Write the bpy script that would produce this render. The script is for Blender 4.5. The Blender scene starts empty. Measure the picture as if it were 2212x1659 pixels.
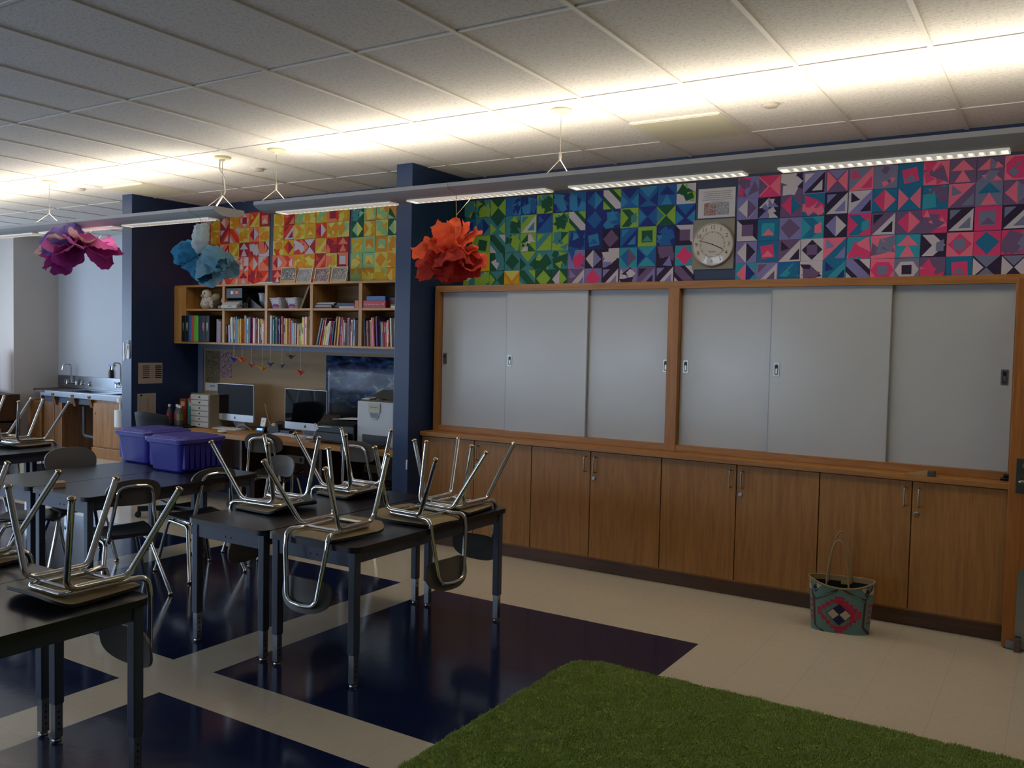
import bpy, math, random
from mathutils import Matrix, Vector, noise

# ------------------------------------------------------------------ camera, world, light, exposure
SC = bpy.context.scene
COL = SC.collection
PI = math.pi
ZC, ZCEIL = 1.652, 3.069
_yaw, _pitch, _roll = -0.5606, -0.0450, 0.0218
_cy, _sy, _cp, _sp = math.cos(_yaw), math.sin(_yaw), math.cos(_pitch), math.sin(_pitch)
_F = Vector((_sy*_cp, _cy*_cp, _sp)); _R0 = Vector((_cy, -_sy, 0)); _U0 = _R0.cross(_F)
_R = _R0*math.cos(_roll) + _U0*math.sin(_roll); _U = _U0*math.cos(_roll) - _R0*math.sin(_roll)
cam = bpy.data.cameras.new('camera'); cam.sensor_fit = 'HORIZONTAL'; cam.sensor_width = 36.0
cam.lens = 1907.5*36.0/2212; cam.clip_start = 0.05; cam.clip_end = 60
camo = bpy.data.objects.new('camera', cam); COL.objects.link(camo)
_M = Matrix.Identity(4)
for i in range(3):
    _M[i][0], _M[i][1], _M[i][2] = _R[i], _U[i], -_F[i]
_M[2][3] = ZC
camo.matrix_world = _M
SC.camera = camo
SC.view_settings.view_transform = 'Standard'; SC.view_settings.look = 'None'
SC.view_settings.gamma = 1.0; SC.view_settings.use_curve_mapping = False
SC.view_settings.exposure = -0.42
try:
    SC.cycles.max_bounces = 8; SC.cycles.diffuse_bounces = 5; SC.cycles.glossy_bounces = 4
    SC.cycles.caustics_reflective = False; SC.cycles.caustics_refractive = False
    SC.cycles.sample_clamp_indirect = 4.0
    SC.cycles.use_denoising = True
except Exception:
    pass
W = bpy.data.worlds.new('world'); SC.world = W; W.use_nodes = True
W.node_tree.nodes['Background'].inputs[0].default_value = (0.55, 0.72, 1.0, 1)
W.node_tree.nodes['Background'].inputs[1].default_value = 0.6

def area_light(name, loc, rot, sx, sy, power, color, spread=PI):
    l = bpy.data.lights.new(name, 'AREA'); l.shape = 'RECTANGLE'; l.size = sx; l.size_y = sy
    l.energy = power; l.color = color; l.spread = spread
    o = bpy.data.objects.new(name, l); COL.objects.link(o); o.location = loc; o.rotation_euler = rot
    return o
# daylight through the windows in the wall behind the camera
WIN_Y = -3.3
WINDOWS = [(-12.9, -11.1), (-10.5, -8.7), (-8.1, -6.3), (-5.7, -3.9)]
for a, b in WINDOWS:
    area_light('window_daylight', ((a+b)/2, WIN_Y-0.05, 1.35), (-PI/2, 0, PI), b-a-0.1, 0.95, 60, (0.62, 0.78, 1.0))
# and through the larger windows of the far wall beyond the sink
WIN_X = -14.2
SIDE_WINDOWS = [(-2.6, -0.8), (-0.4, 1.4), (1.8, 3.6), (4.0, 5.8)]
for a, b in SIDE_WINDOWS:
    area_light('window_daylight', (WIN_X-0.05, (a+b)/2, 1.65), (PI/2, 0, -PI/2), b-a-0.1, 1.5, 125, (0.60, 0.77, 1.0))
# the pendant lamps: fluorescent tubes shining up to the ceiling and down through the louvres
FIX_Y = 4.71
PENDANTS = [(-5.15, 1.35), (-12.4, -5.62)]
BACK_Y = -0.2
LOUVRES = [[(-5.03, -3.945), (-3.785, -2.724), (-2.555, -1.512), (-1.315, -0.271), (-0.07, 0.97)],
           [(-6.907, -5.80), (-8.178, -7.05), (-9.42, -8.294), (-10.66, -9.55), (-11.9, -10.8)]]
WARM = (1.0, 0.90, 0.72)
for (a, b) in PENDANTS:
    area_light('lamp_uplight', ((a+b)/2, FIX_Y, 2.672), (PI, 0, 0), b-a-0.1, 0.16, 11.0*(b-a), WARM)
for L in LOUVRES:
    for (a, b) in L:
        area_light('lamp_downlight', ((a+b)/2, FIX_Y, 2.586), (0, 0, 0), abs(b-a)-0.04, 0.09, 2.2, (1.0, 0.93, 0.80), spread=2.2)

# ------------------------------------------------------------------ helpers
def lin(h):
    h = h.lstrip('#'); out = []
    for i in (0, 2, 4):
        c = int(h[i:i+2], 16)/255
        out.append(c/12.92 if c <= 0.04045 else ((c+0.055)/1.055)**2.4)
    return (out[0], out[1], out[2], 1)

MATS = {}
def mat(name, color, rough=0.6, metal=0.0, var=0.0, vscale=8.0, bump=0.0, bscale=60.0, spec=0.5, trans=0.0, alpha=1.0, emit=None, estr=0.0, coat=0.0):
    if name in MATS: return MATS[name]
    m = bpy.data.materials.new(name); m.use_nodes = True; MATS[name] = m
    nt = m.node_tree; b = nt.nodes['Principled BSDF']
    c = lin(color) if isinstance(color, str) else tuple(color)+((1,) if len(color) == 3 else ())
    b.inputs['Base Color'].default_value = c
    b.inputs['Roughness'].default_value = rough; b.inputs['Metallic'].default_value = metal
    b.inputs['Specular IOR Level'].default_value = spec
    if coat: b.inputs['Coat Weight'].default_value = coat
    if trans: b.inputs['Transmission Weight'].default_value = trans
    if emit: b.inputs['Emission Color'].default_value = lin(emit) if isinstance(emit, str) else emit; b.inputs['Emission Strength'].default_value = estr
    tc = nt.nodes.new('ShaderNodeTexCoord')
    n = nt.nodes.new('ShaderNodeTexNoise'); n.inputs['Scale'].default_value = vscale; n.inputs['Detail'].default_value = 4
    nt.links.new(tc.outputs['Object'], n.inputs['Vector'])
    mx = nt.nodes.new('ShaderNodeMixRGB'); mx.blend_type = 'MIX'
    v = max(var, 0.03)
    mx.inputs[1].default_value = tuple(min(1, x*(1-v)) for x in c[:3])+(1,)
    mx.inputs[2].default_value = tuple(min(1, x*(1+v)) for x in c[:3])+(1,)
    nt.links.new(n.outputs['Fac'], mx.inputs[0]); nt.links.new(mx.outputs[0], b.inputs['Base Color'])
    if bump:
        n2 = nt.nodes.new('ShaderNodeTexNoise'); n2.inputs['Scale'].default_value = bscale; n2.inputs['Detail'].default_value = 3
        nt.links.new(tc.outputs['Object'], n2.inputs['Vector'])
        bp = nt.nodes.new('ShaderNodeBump'); bp.inputs['Strength'].default_value = bump; bp.inputs['Distance'].default_value = 0.01
        nt.links.new(n2.outputs['Fac'], bp.inputs['Height']); nt.links.new(bp.outputs['Normal'], b.inputs['Normal'])
    return m

def wood(name, c1, c2, axis='z', rough=0.42, scale=1.0):
    if name in MATS: return MATS[name]
    m = bpy.data.materials.new(name); m.use_nodes = True; MATS[name] = m
    nt = m.node_tree; b = nt.nodes['Principled BSDF']; b.inputs['Roughness'].default_value = rough
    tc = nt.nodes.new('ShaderNodeTexCoord'); mp = nt.nodes.new('ShaderNodeMapping')
    s = {'z': (14, 14, 0.9), 'x': (0.9, 14, 14), 'y': (14, 0.9, 14)}[axis]
    mp.inputs['Scale'].default_value = tuple(scale*k for k in s)
    geo = nt.nodes.new('ShaderNodeNewGeometry')
    oi = nt.nodes.new('ShaderNodeObjectInfo')
    nt.links.new(geo.outputs['Position'], mp.inputs['Vector'])
    ofs = nt.nodes.new('ShaderNodeVectorMath'); ofs.operation = 'ADD'
    sc = nt.nodes.new('ShaderNodeMath'); sc.operation = 'MULTIPLY'; sc.inputs[1].default_value = 37.0
    nt.links.new(oi.outputs['Random'], sc.inputs[0])
    nt.links.new(mp.outputs[0], ofs.inputs[0]); nt.links.new(sc.outputs[0], ofs.inputs[1])
    n = nt.nodes.new('ShaderNodeTexNoise'); n.inputs['Scale'].default_value = 1.0; n.inputs['Detail'].default_value = 5; n.inputs['Distortion'].default_value = 1.2
    nt.links.new(ofs.outputs[0], n.inputs['Vector'])
    w = nt.nodes.new('ShaderNodeTexNoise'); w.inputs['Scale'].default_value = 6.0; w.inputs['Detail'].default_value = 2
    nt.links.new(ofs.outputs[0], w.inputs['Vector'])
    ad = nt.nodes.new('ShaderNodeMath'); ad.operation = 'MULTIPLY_ADD'; ad.inputs[1].default_value = 0.45
    nt.links.new(w.outputs['Fac'], ad.inputs[0]); nt.links.new(n.outputs['Fac'], ad.inputs[2])
    r = nt.nodes.new('ShaderNodeValToRGB')
    r.color_ramp.elements[0].position = 0.45; r.color_ramp.elements[0].color = lin(c1)
    r.color_ramp.elements[1].position = 1.0; r.color_ramp.elements[1].color = lin(c2)
    nt.links.new(ad.outputs[0], r.inputs[0]); nt.links.new(r.outputs[0], b.inputs['Base Color'])
    return m

class MB:
    """collects faces; build() links them as ONE mesh object"""
    def __init__(s): s.v = []; s.f = []; s.m = []; s.sm = []
    def add(s, vs, fs, mi=0, smooth=False):
        o = len(s.v); s.v += [tuple(p) for p in vs]
        for f in fs: s.f.append(tuple(i+o for i in f)); s.m.append(mi); s.sm.append(smooth)
        return s
    def box(s, x0, x1, y0, y1, z0, z1, mi=0, M=None):
        v = [Vector((x, y, z)) for z in (z0, z1) for y in (y0, y1) for x in (x0, x1)]
        if M is not None: v = [M @ p for p in v]
        return s.add(v, [(0, 2, 3, 1), (4, 5, 7, 6), (0, 1, 5, 4), (2, 6, 7, 3), (0, 4, 6, 2), (1, 3, 7, 5)], mi)
    def prism(s, poly, a, b, axis='z', mi=0, smooth=False, M=None):
        """closed 2-D polygon extruded from a to b along axis; poly in the other two axes (xy for z, xz for y, yz for x)"""
        def P(p, t):
            q = {'z': (p[0], p[1], t), 'y': (p[0], t, p[1]), 'x': (t, p[0], p[1])}[axis]
            return M @ Vector(q) if M is not None else q
        n = len(poly); v = [P(p, a) for p in poly]+[P(p, b) for p in poly]
        s.add(v, [tuple(range(n)), tuple(range(2*n-1, n-1, -1))], mi)
        return s.add(v, [(i, (i+1) % n, n+(i+1) % n, n+i) for i in range(n)], mi, smooth)
    def tube(s, pts, r, seg=10, mi=0, cap=True):
        pts = [Vector(p) for p in pts]; n = len(pts)
        rr = r if isinstance(r, (list, tuple)) else [r]*n
        tan = []
        for i in range(n):
            t = (pts[min(i+1, n-1)]-pts[max(i-1, 0)]); tan.append(t.normalized() if t.length > 1e-9 else Vector((0, 0, 1)))
        up = Vector((0, 0, 1)) if abs(tan[0].z) < 0.9 else Vector((1, 0, 0))
        nrm = (up - tan[0]*up.dot(tan[0])).normalized(); vs = []
        for i in range(n):
            nrm = (nrm - tan[i]*nrm.dot(tan[i])).normalized(); bi = tan[i].cross(nrm)
            for k in range(seg):
                a = 2*PI*k/seg; vs.append(pts[i]+(nrm*math.cos(a)+bi*math.sin(a))*rr[i])
        fs = [(i*seg+k, i*seg+(k+1) % seg, (i+1)*seg+(k+1) % seg, (i+1)*seg+k) for i in range(n-1) for k in range(seg)]
        s.add(vs, fs, mi, True)
        if cap: s.add([vs[k] for k in range(seg)]+[vs[(n-1)*seg+k] for k in range(seg)], [tuple(range(seg-1, -1, -1)), tuple(range(seg, 2*seg))], mi)
        return s
    def lathe(s, prof, c=(0, 0, 0), seg=20, mi=0, M=None):
        """profile of (radius, z) turned about the vertical through c"""
        vs = []
        for (r, z) in prof:
            for k in range(seg):
                a = 2*PI*k/seg; p = Vector((c[0]+r*math.cos(a), c[1]+r*math.sin(a), c[2]+z)); vs.append(M @ p if M is not None else p)
        n = len(prof)
        s.add(vs, [(i*seg+k, i*seg+(k+1) % seg, (i+1)*seg+(k+1) % seg, (i+1)*seg+k) for i in range(n-1) for k in range(seg)], mi, True)
        s.add(vs, [tuple(range(seg-1, -1, -1)), tuple((n-1)*seg+k for k in range(seg))], mi)
        return s
    def blob(s, c, rx, ry, rz, mi=0, seg=14, rings=9, jit=0.0, seed=0, M=None):
        vs = []; 
        for i in range(rings+1):
            t = PI*i/rings
            for k in range(seg):
                a = 2*PI*k/seg; d = Vector((math.sin(t)*math.cos(a), math.sin(t)*math.sin(a), math.cos(t)))
                j = 1+jit*noise.noise(d*2.3+Vector((seed, 0, 0)))
                p = Vector((c[0]+d.x*rx*j, c[1]+d.y*ry*j, c[2]+d.z*rz*j)); vs.append(M @ p if M is not None else p)
        return s.add(vs, [(i*seg+k, (i+1)*seg+k, (i+1)*seg+(k+1) % seg, i*seg+(k+1) % seg) for i in range(rings) for k in range(seg)], mi, True)
    def grid(s, fn, nu, nv, mi=0, thick=0.0, smooth=True):
        vs = [Vector(fn(i/nu, j/nv)) for i in range(nu+1) for j in range(nv+1)]
        q = [(i*(nv+1)+j, (i+1)*(nv+1)+j, (i+1)*(nv+1)+j+1, i*(nv+1)+j+1) for i in range(nu) for j in range(nv)]
        return s.add(vs, q, mi, smooth)
    def build(s, name, mats, parent=None, origin=None, bevel=0.0, bseg=2, solid=0.0, sub=0):
        me = bpy.data.meshes.new(name)
        o = Vector(origin) if origin is not None else (Vector(parent['_o']) if parent is not None and '_o' in parent else Vector((0, 0, 0)))
        me.from_pydata([tuple(Vector(p)-o) for p in s.v], [], s.f)
        mats = mats if isinstance(mats, (list, tuple)) else [mats]
        for m in mats: me.materials.append(m)
        me.polygons.foreach_set('material_index', s.m)
        me.polygons.foreach_set('use_smooth', s.sm)
        me.update()
        if any(s.sm): me.set_sharp_from_angle(angle=0.75)
        ob = bpy.data.objects.new(name, me); COL.objects.link(ob)
        if parent is not None: ob.parent = parent; ob['_o'] = tuple(o)
        elif origin is not None: ob.location = o; ob['_o'] = tuple(o)
        if solid:
            md = ob.modifiers.new('thickness', 'SOLIDIFY'); md.thickness = solid; md.offset = 0
        if bevel:
            md = ob.modifiers.new('edges', 'BEVEL'); md.width = bevel; md.segments = bseg; md.limit_method = 'ANGLE'; md.angle_limit = 0.7
        if sub:
            md = ob.modifiers.new('smooth', 'SUBSURF'); md.levels = sub; md.render_levels = sub
        return ob

def tag(o, label, cat, group=None, kind=None):
    o['label'] = label; o['category'] = cat
    if group: o['group'] = group
    if kind: o['kind'] = kind
    return o
def thing(name, loc, label, cat, group=None, rz=0.0):
    o = bpy.data.objects.new(name, None); COL.objects.link(o); o.empty_display_size = 0.1
    o.location = loc; o.rotation_euler = (0, 0, rz); o['_o'] = tuple(loc) if rz == 0.0 else (0, 0, 0)
    return tag(o, label, cat, group)
def struct(name, mb, m, bevel=0.0):
    o = mb.build(name, m, bevel=bevel); o['kind'] = 'structure'; return o
def dup(root, M, label, group=None):
    r = root.copy(); COL.objects.link(r); r.matrix_world = M; r['label'] = label
    if group: r['group'] = group
    for ch in list(root.children):
        c = ch.copy(); COL.objects.link(c); c.parent = r
        for g in list(ch.children):
            d = g.copy(); COL.objects.link(d); d.parent = c
    return r
def fillet(pts, r, n=6):
    """polyline with rounded corners"""
    pts = [Vector(p) for p in pts]; out = [pts[0]]
    for i in range(1, len(pts)-1):
        p, a, b = pts[i], pts[i-1], pts[i+1]
        da, db = (a-p), (b-p); la, lb = da.length, db.length; da.normalize(); db.normalize()
        ang = da.angle(db); ri = r[i-1] if isinstance(r, (list, tuple)) else r
        t = min(ri/math.tan(ang/2), la*0.48, lb*0.48)
        A, B = p+da*t, p+db*t
        for k in range(n+1):
            u = k/n; out.append(A*(1-u)**2+p*2*u*(1-u)+B*u*u)
    out.append(pts[-1]); return out
def rrect(x0, x1, y0, y1, r, n=5):
    out = []
    for (cx, cy, a0) in ((x1-r, y1-r, 0), (x0+r, y1-r, PI/2), (x0+r, y0+r, PI), (x1-r, y0+r, 1.5*PI)):
        for k in range(n+1):
            a = a0+PI/2*k/n; out.append((cx+r*math.cos(a), cy+r*math.sin(a)))
    return out
_txt = {}
def text_mb(mb, txt, size, mi, M, align='CENTER'):
    """adds flat lettering (in its own xy plane, placed by M) to a mesh"""
    key = (txt, align)
    if key not in _txt:
        cu = bpy.data.curves.new('lettering', 'FONT'); cu.body = txt; cu.size = 1.0; cu.align_x = align; cu.align_y = 'CENTER'
        ob = bpy.data.objects.new('lettering', cu); COL.objects.link(ob)
        dg = bpy.context.evaluated_depsgraph_get(); me = bpy.data.meshes.new_from_object(ob.evaluated_get(dg))
        _txt[key] = ([v.co.copy() for v in me.vertices], [tuple(p.vertices) for p in me.polygons])
        bpy.data.objects.remove(ob); bpy.data.curves.remove(cu); bpy.data.meshes.remove(me)
    vs, fs = _txt[key]
    mb.add([M @ (v*size) for v in vs], fs, mi)
def face_M(x, y, z):
    """frame for things facing -y (towards the room): local x right, local y up"""
    return Matrix.Translation((x, y, z)) @ Matrix.Rotation(PI/2, 4, 'X')
ORD = ['first', 'second', 'third', 'fourth', 'fifth', 'sixth', 'seventh', 'eighth', 'ninth', 'tenth', 'eleventh', 'twelfth', 'thirteenth', 'fourteenth',
       'fifteenth', 'sixteenth', 'seventeenth', 'eighteenth', 'nineteenth', 'twentieth', 'twenty-first', 'twenty-second', 'twenty-third', 'twenty-fourth', 'twenty-fifth', 'twenty-sixth', 'twenty-seventh', 'twenty-eighth']

# ------------------------------------------------------------------ materials
OAK = wood('oak_vertical', '#855628', '#a5743a', 'z', scale=1.8)
OAKX = wood('oak_along', '#8a5826', '#ad7638', 'x', scale=1.8)
OAKFR = wood('oak_frame_upright', '#8a5826', '#ab7336', 'z', scale=1.8)
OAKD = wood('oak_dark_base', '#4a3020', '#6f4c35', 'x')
DESKW = wood('desk_wood', '#94601f', '#b98746', 'x')
SHELFW = wood('shelf_wood', '#96652c', '#c49556', 'x')
SHELFV = wood('shelf_wood_upright', '#96652c', '#c49556', 'z')
DARKW = wood('dark_wood', '#2c1a0e', '#4a2f1a', 'z')
NAVY = mat('navy_paint', (0.010, 0.028, 0.088), 0.38, var=0.08, vscale=3, bump=0.05, bscale=180)
WHITEP = mat('white_paint', '#b9bcc2', 0.7, var=0.03)
CHROME = mat('chrome', '#d8d6d2', 0.09, 1.0)
BRASSY = mat('glide_nickel', '#c9b48c', 0.18, 1.0)
STEEL = mat('brushed_steel', '#9aa0a8', 0.28, 1.0, var=0.1)
NICKEL = mat('satin_nickel', '#9a958c', 0.3, 1.0)
BLACKP = mat('black_plastic', '#0c0c0e', 0.4)
DKGREY = mat('dark_grey_plastic', '#2a2a2c', 0.45)
WHITEPL = mat('white_plastic', '#d8d8d4', 0.4)
PAPER = mat('white_paper', '#d9d9dc', 0.8)
GREYTXT = mat('print_grey', '#5a5a60', 0.8)
BLACKTXT = mat('print_black', '#101012', 0.8)
CORD = mat('white_cord', '#cfcac0', 0.7)

# ------------------------------------------------------------------ the room
class NT:
    def __init__(s, m): s.nt = m.node_tree
    def math(s, op, a, b=None, c=None):
        n = s.nt.nodes.new('ShaderNodeMath'); n.operation = op
        for i, v in enumerate((a, b, c)):
            if v is None: continue
            if isinstance(v, (int, float)): n.inputs[i].default_value = v
            else: s.nt.links.new(v, n.inputs[i])
        return n.outputs[0]
    def mix(s, f, a, b):
        n = s.nt.nodes.new('ShaderNodeMixRGB')
        for i, v in enumerate((f, a, b)):
            if isinstance(v, (int, float, tuple)): n.inputs[i].default_value = v
            else: s.nt.links.new(v, n.inputs[i])
        return n.outputs[0]
    def noise(s, vec, scale, detail=3, dist=0.0):
        n = s.nt.nodes.new('ShaderNodeTexNoise'); n.inputs['Scale'].default_value = scale; n.inputs['Detail'].default_value = detail; n.inputs['Distortion'].default_value = dist
        s.nt.links.new(vec, n.inputs['Vector']); return n.outputs['Fac']

def floor_material():
    m = bpy.data.materials.new('vinyl_tile_floor'); m.use_nodes = True; nt = m.node_tree; b = nt.nodes['Principled BSDF']; g = NT(m)
    geo = nt.nodes.new('ShaderNodeNewGeometry'); sp = nt.nodes.new('ShaderNodeSeparateXYZ'); nt.links.new(geo.outputs['Position'], sp.inputs[0])
    x, y = sp.outputs[0], sp.outputs[1]; P = 7*0.3048
    fx = g.math('FRACT', g.math('DIVIDE', g.math('ADD', x, 3.5077+20*P), P))
    fy = g.math('FRACT', g.math('DIVIDE', g.math('ADD', y, -2.868+20*P), P))
    k = g.math('MULTIPLY', g.math('LESS_THAN', fx, 6/7), g.math('LESS_THAN', fy, 6/7))
    k = g.math('MULTIPLY', k, g.math('MULTIPLY', g.math('LESS_THAN', x, -1.66), g.math('LESS_THAN', y, 4.72)))
    # 12 inch tile seams
    tx = g.math('ABSOLUTE', g.math('SUBTRACT', g.math('FRACT', g.math('DIVIDE', g.math('ADD', x, 3.5077+6.096), 0.3048)), 0.5))
    ty = g.math('ABSOLUTE', g.math('SUBTRACT', g.math('FRACT', g.math('DIVIDE', g.math('ADD', y, -2.868+6.096), 0.3048)), 0.5))
    seam = g.math('GREATER_THAN', g.math('MAXIMUM', tx, ty), 0.4965)
    n1 = g.noise(geo.outputs['Position'], 2.5, 4); n2 = g.noise(geo.outputs['Position'], 40, 3)
    cream = g.mix(n2, lin('#c4b8a2'), lin('#d2c8b4')); cream = g.mix(g.math('MULTIPLY', n1, 0.35), cream, lin('#b9ac98'))
    blue = g.mix(n2, (0.0045, 0.010, 0.042, 1), (0.008, 0.016, 0.060, 1))
    c = g.mix(k, cream, blue); c = g.mix(g.math('MULTIPLY', seam, 0.22), c, lin('#3a352e'))
    nt.links.new(c, b.inputs['Base Color'])
    rg = g.math('MULTIPLY_ADD', g.noise(geo.outputs['Position'], 6, 4), 0.10, 0.08)
    nt.links.new(rg, b.inputs['Roughness'])
    bp = nt.nodes.new('ShaderNodeBump'); bp.inputs['Strength'].default_value = 0.035; bp.inputs['Distance'].default_value = 0.01
    nt.links.new(g.noise(geo.outputs['Position'], 14, 2), bp.inputs['Height']); nt.links.new(bp.outputs[0], b.inputs['Normal'])
    return m
FLOORM = floor_material()
XL, XR, YB = -14.2, 1.9, WIN_Y
mb = MB(); mb.box(XL, XR, YB, 8.1, -0.08, 0); struct('floor', mb, FLOORM)

def ceiling_material():
    m = bpy.data.materials.new('ceiling_tile'); m.use_nodes = True; nt = m.node_tree; b = nt.nodes['Principled BSDF']; g = NT(m)
    geo = nt.nodes.new('ShaderNodeNewGeometry'); p = geo.outputs['Position']; b.inputs['Roughness'].default_value = 0.9
    a = g.noise(p, 55, 3, 0.6); f = g.noise(p, 150, 2)
    k = g.math('MULTIPLY', g.math('GREATER_THAN', g.math('ADD', g.math('MULTIPLY', a, 0.55), g.math('MULTIPLY', f, 0.45)), 0.54), 0.55)
    nt.links.new(g.mix(k, lin('#dedad6'), lin('#bdb8b2')), b.inputs['Base Color'])
    bp = nt.nodes.new('ShaderNodeBump'); bp.inputs['Strength'].default_value = 0.35; bp.inputs['Distance'].default_value = 0.006
    nt.links.new(a, bp.inputs['Height']); nt.links.new(bp.outputs[0], b.inputs['Normal'])
    return m
CEILM = ceiling_material()
GRIDM = mat('ceiling_grid_white', '#d8d3cc', 0.5)
mb = MB(); mb.box(XL, XR, YB, 8.1, ZCEIL+0.003, ZCEIL+0.09); struct('ceiling', mb, CEILM)
mb = MB(); T = 0.6096
GX = [(k-5.9796)*T for k in range(-18, 10)]; GY = [(1.999*k+5.4419)*T for k in range(-7, 3)]
for x in GX:
    if XL < x < XR: mb.box(x-0.012, x+0.012, YB, 8.1, ZCEIL-0.004, ZCEIL+0.012)
for y in GY:
    if YB < y < 8.1: mb.box(XL, XR, y-0.009, y+0.009, ZCEIL-0.002, ZCEIL+0.012)
struct('ceiling_grid', mb, GRIDM)
# plain access panels and sprinkler cover discs in the ceiling
PANELM = mat('access_panel', '#cfcbb2', 0.55)
for x0, x1, y0, lab in ((GX[20]+0.02, GX[21]-0.02, 5.19, 'flat cream square access panel in ceiling, above the wall clock and sign'),
                        (GX[11]+0.02, GX[12]-0.02, 5.14, 'flat cream square access panel in ceiling, beside top of far blue column')):
    t = thing('ceiling_access_panel', ((x0+x1)/2, y0+0.27, ZCEIL), lab, 'ceiling panel', 'ceiling access panels')
    m_ = MB(); m_.box(x0, x1, y0, y0+0.555, ZCEIL-0.012, ZCEIL+0.006); m_.build('panel', PANELM, t, bevel=0.003)
    m_ = MB()
    for (a, b, c, d) in ((x0-0.012, x1+0.012, y0-0.012, y0), (x0-0.012, x1+0.012, y0+0.555, y0+0.567), (x0-0.012, x0, y0, y0+0.555), (x1, x1+0.012, y0, y0+0.555)): m_.box(a, b, c, d, ZCEIL-0.009, ZCEIL+0.006)
    m_.build('panel_frame', GRIDM, t)
DISCM = mat('disc_cover', '#b3aca2', 0.5)
for x, y, lab in ((-1.513, 5.153, 'round flat sprinkler cover in ceiling, between the two access panels and door end of room'),
                  (-5.792, 5.165, 'round flat sprinkler cover in ceiling, above the orange paper mural'),
                  (-8.195, 5.079, 'round flat sprinkler cover in ceiling, above the purple tissue flower')):
    m_ = MB(); m_.lathe([(0.0, 0.006), (0.045, 0.006), (0.045, -0.012), (0.04, -0.016), (0.0, -0.017)], (x, y, ZCEIL), 28)
    tag(m_.build('sprinkler_cover', DISCM, origin=(x, y, ZCEIL)), lab, 'ceiling disc', 'sprinkler covers')

H = ZCEIL+0.006
mb = MB(); mb.box(-4.46, XR, 6.28, 6.40, 0, H); struct('wall_front', mb, NAVY)
mb = MB(); mb.box(-7.99, -4.62, 6.33, 6.40, 0, H); struct('wall_alcove', mb, NAVY)
mb = MB(); mb.box(-4.62, -4.46, 5.55, 6.40, 0, H); struct('wall_pier', mb, NAVY, bevel=0.004)
mb = MB(); mb.box(-8.15, -7.99, 5.50, 7.65, 0, H); struct('wall_divider', mb, NAVY, bevel=0.004)
mb = MB(); mb.box(-12.9, -8.15, 7.65, 7.75, 0, H); struct('wall_sink', mb, WHITEP)
mb = MB(); mb.box(XL, -12.9, 6.98, 7.75, 0, H); struct('wall_jut', mb, mat('warm_white_paint', '#c9bfb6', 0.7))
mb = MB(); LZ0, LZ1 = .88, 2.42; ys = [YB]+[v for w in SIDE_WINDOWS for v in w]+[8.1]
for i in range(0, len(ys), 2): mb.box(XL-0.2, XL, ys[i], ys[i+1], 0, H)
for a, b in SIDE_WINDOWS: mb.box(XL-0.2, XL, a, b, 0, LZ0); mb.box(XL-0.2, XL, a, b, LZ1, H)
struct('wall_left', mb, WHITEP)
mb = MB(); mb.box(XR, XR+0.1, YB, 8.1, 0, H); struct('wall_right', mb, mat('tan_paint', '#8d8474', 0.7))
# the wall behind the camera: windows with sills and mullions, open to the daylight
mb = MB(); WZ0, WZ1 = 0.85, 1.85; xs = [XL]+[v for w in WINDOWS for v in w]+[XR]
for i in range(0, len(xs), 2): mb.box(xs[i], xs[i+1], YB-0.2, YB, 0, H)
for a, b in WINDOWS: mb.box(a, b, YB-0.2, YB, 0, WZ0); mb.box(a, b, YB-0.2, YB, WZ1, H)
struct('wall_back', mb, mat('grey_paint', '#8f8f92', 0.7))
for i, (a, b) in enumerate(WINDOWS):
    mb = MB(); c = (a+b)/2
    for (p, q, r_, s_) in ((a, b, WZ0, WZ0+0.04), (a, b, WZ1-0.04, WZ1), (a, a+0.04, WZ0, WZ1), (b-0.04, b, WZ0, WZ1), (c-0.025, c+0.025, WZ0, WZ1)): mb.box(p, q, YB-0.03, YB+0.02, r_, s_)
    struct('window_%d' % (i+1), mb, DKGREY)

for i, (a, b) in enumerate(SIDE_WINDOWS):
    mb = MB(); c = (a+b)/2
    for (p, q, r_, s_) in ((a, b, LZ0, LZ0+0.04), (a, b, LZ1-0.04, LZ1), (a, a+0.04, LZ0, LZ1), (b-0.04, b, LZ0, LZ1), (c-0.025, c+0.025, LZ0, LZ1)): mb.box(XL-0.03, XL+0.02, p, q, r_, s_)
    struct('window_%d' % (i+5), mb, DKGREY)

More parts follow.
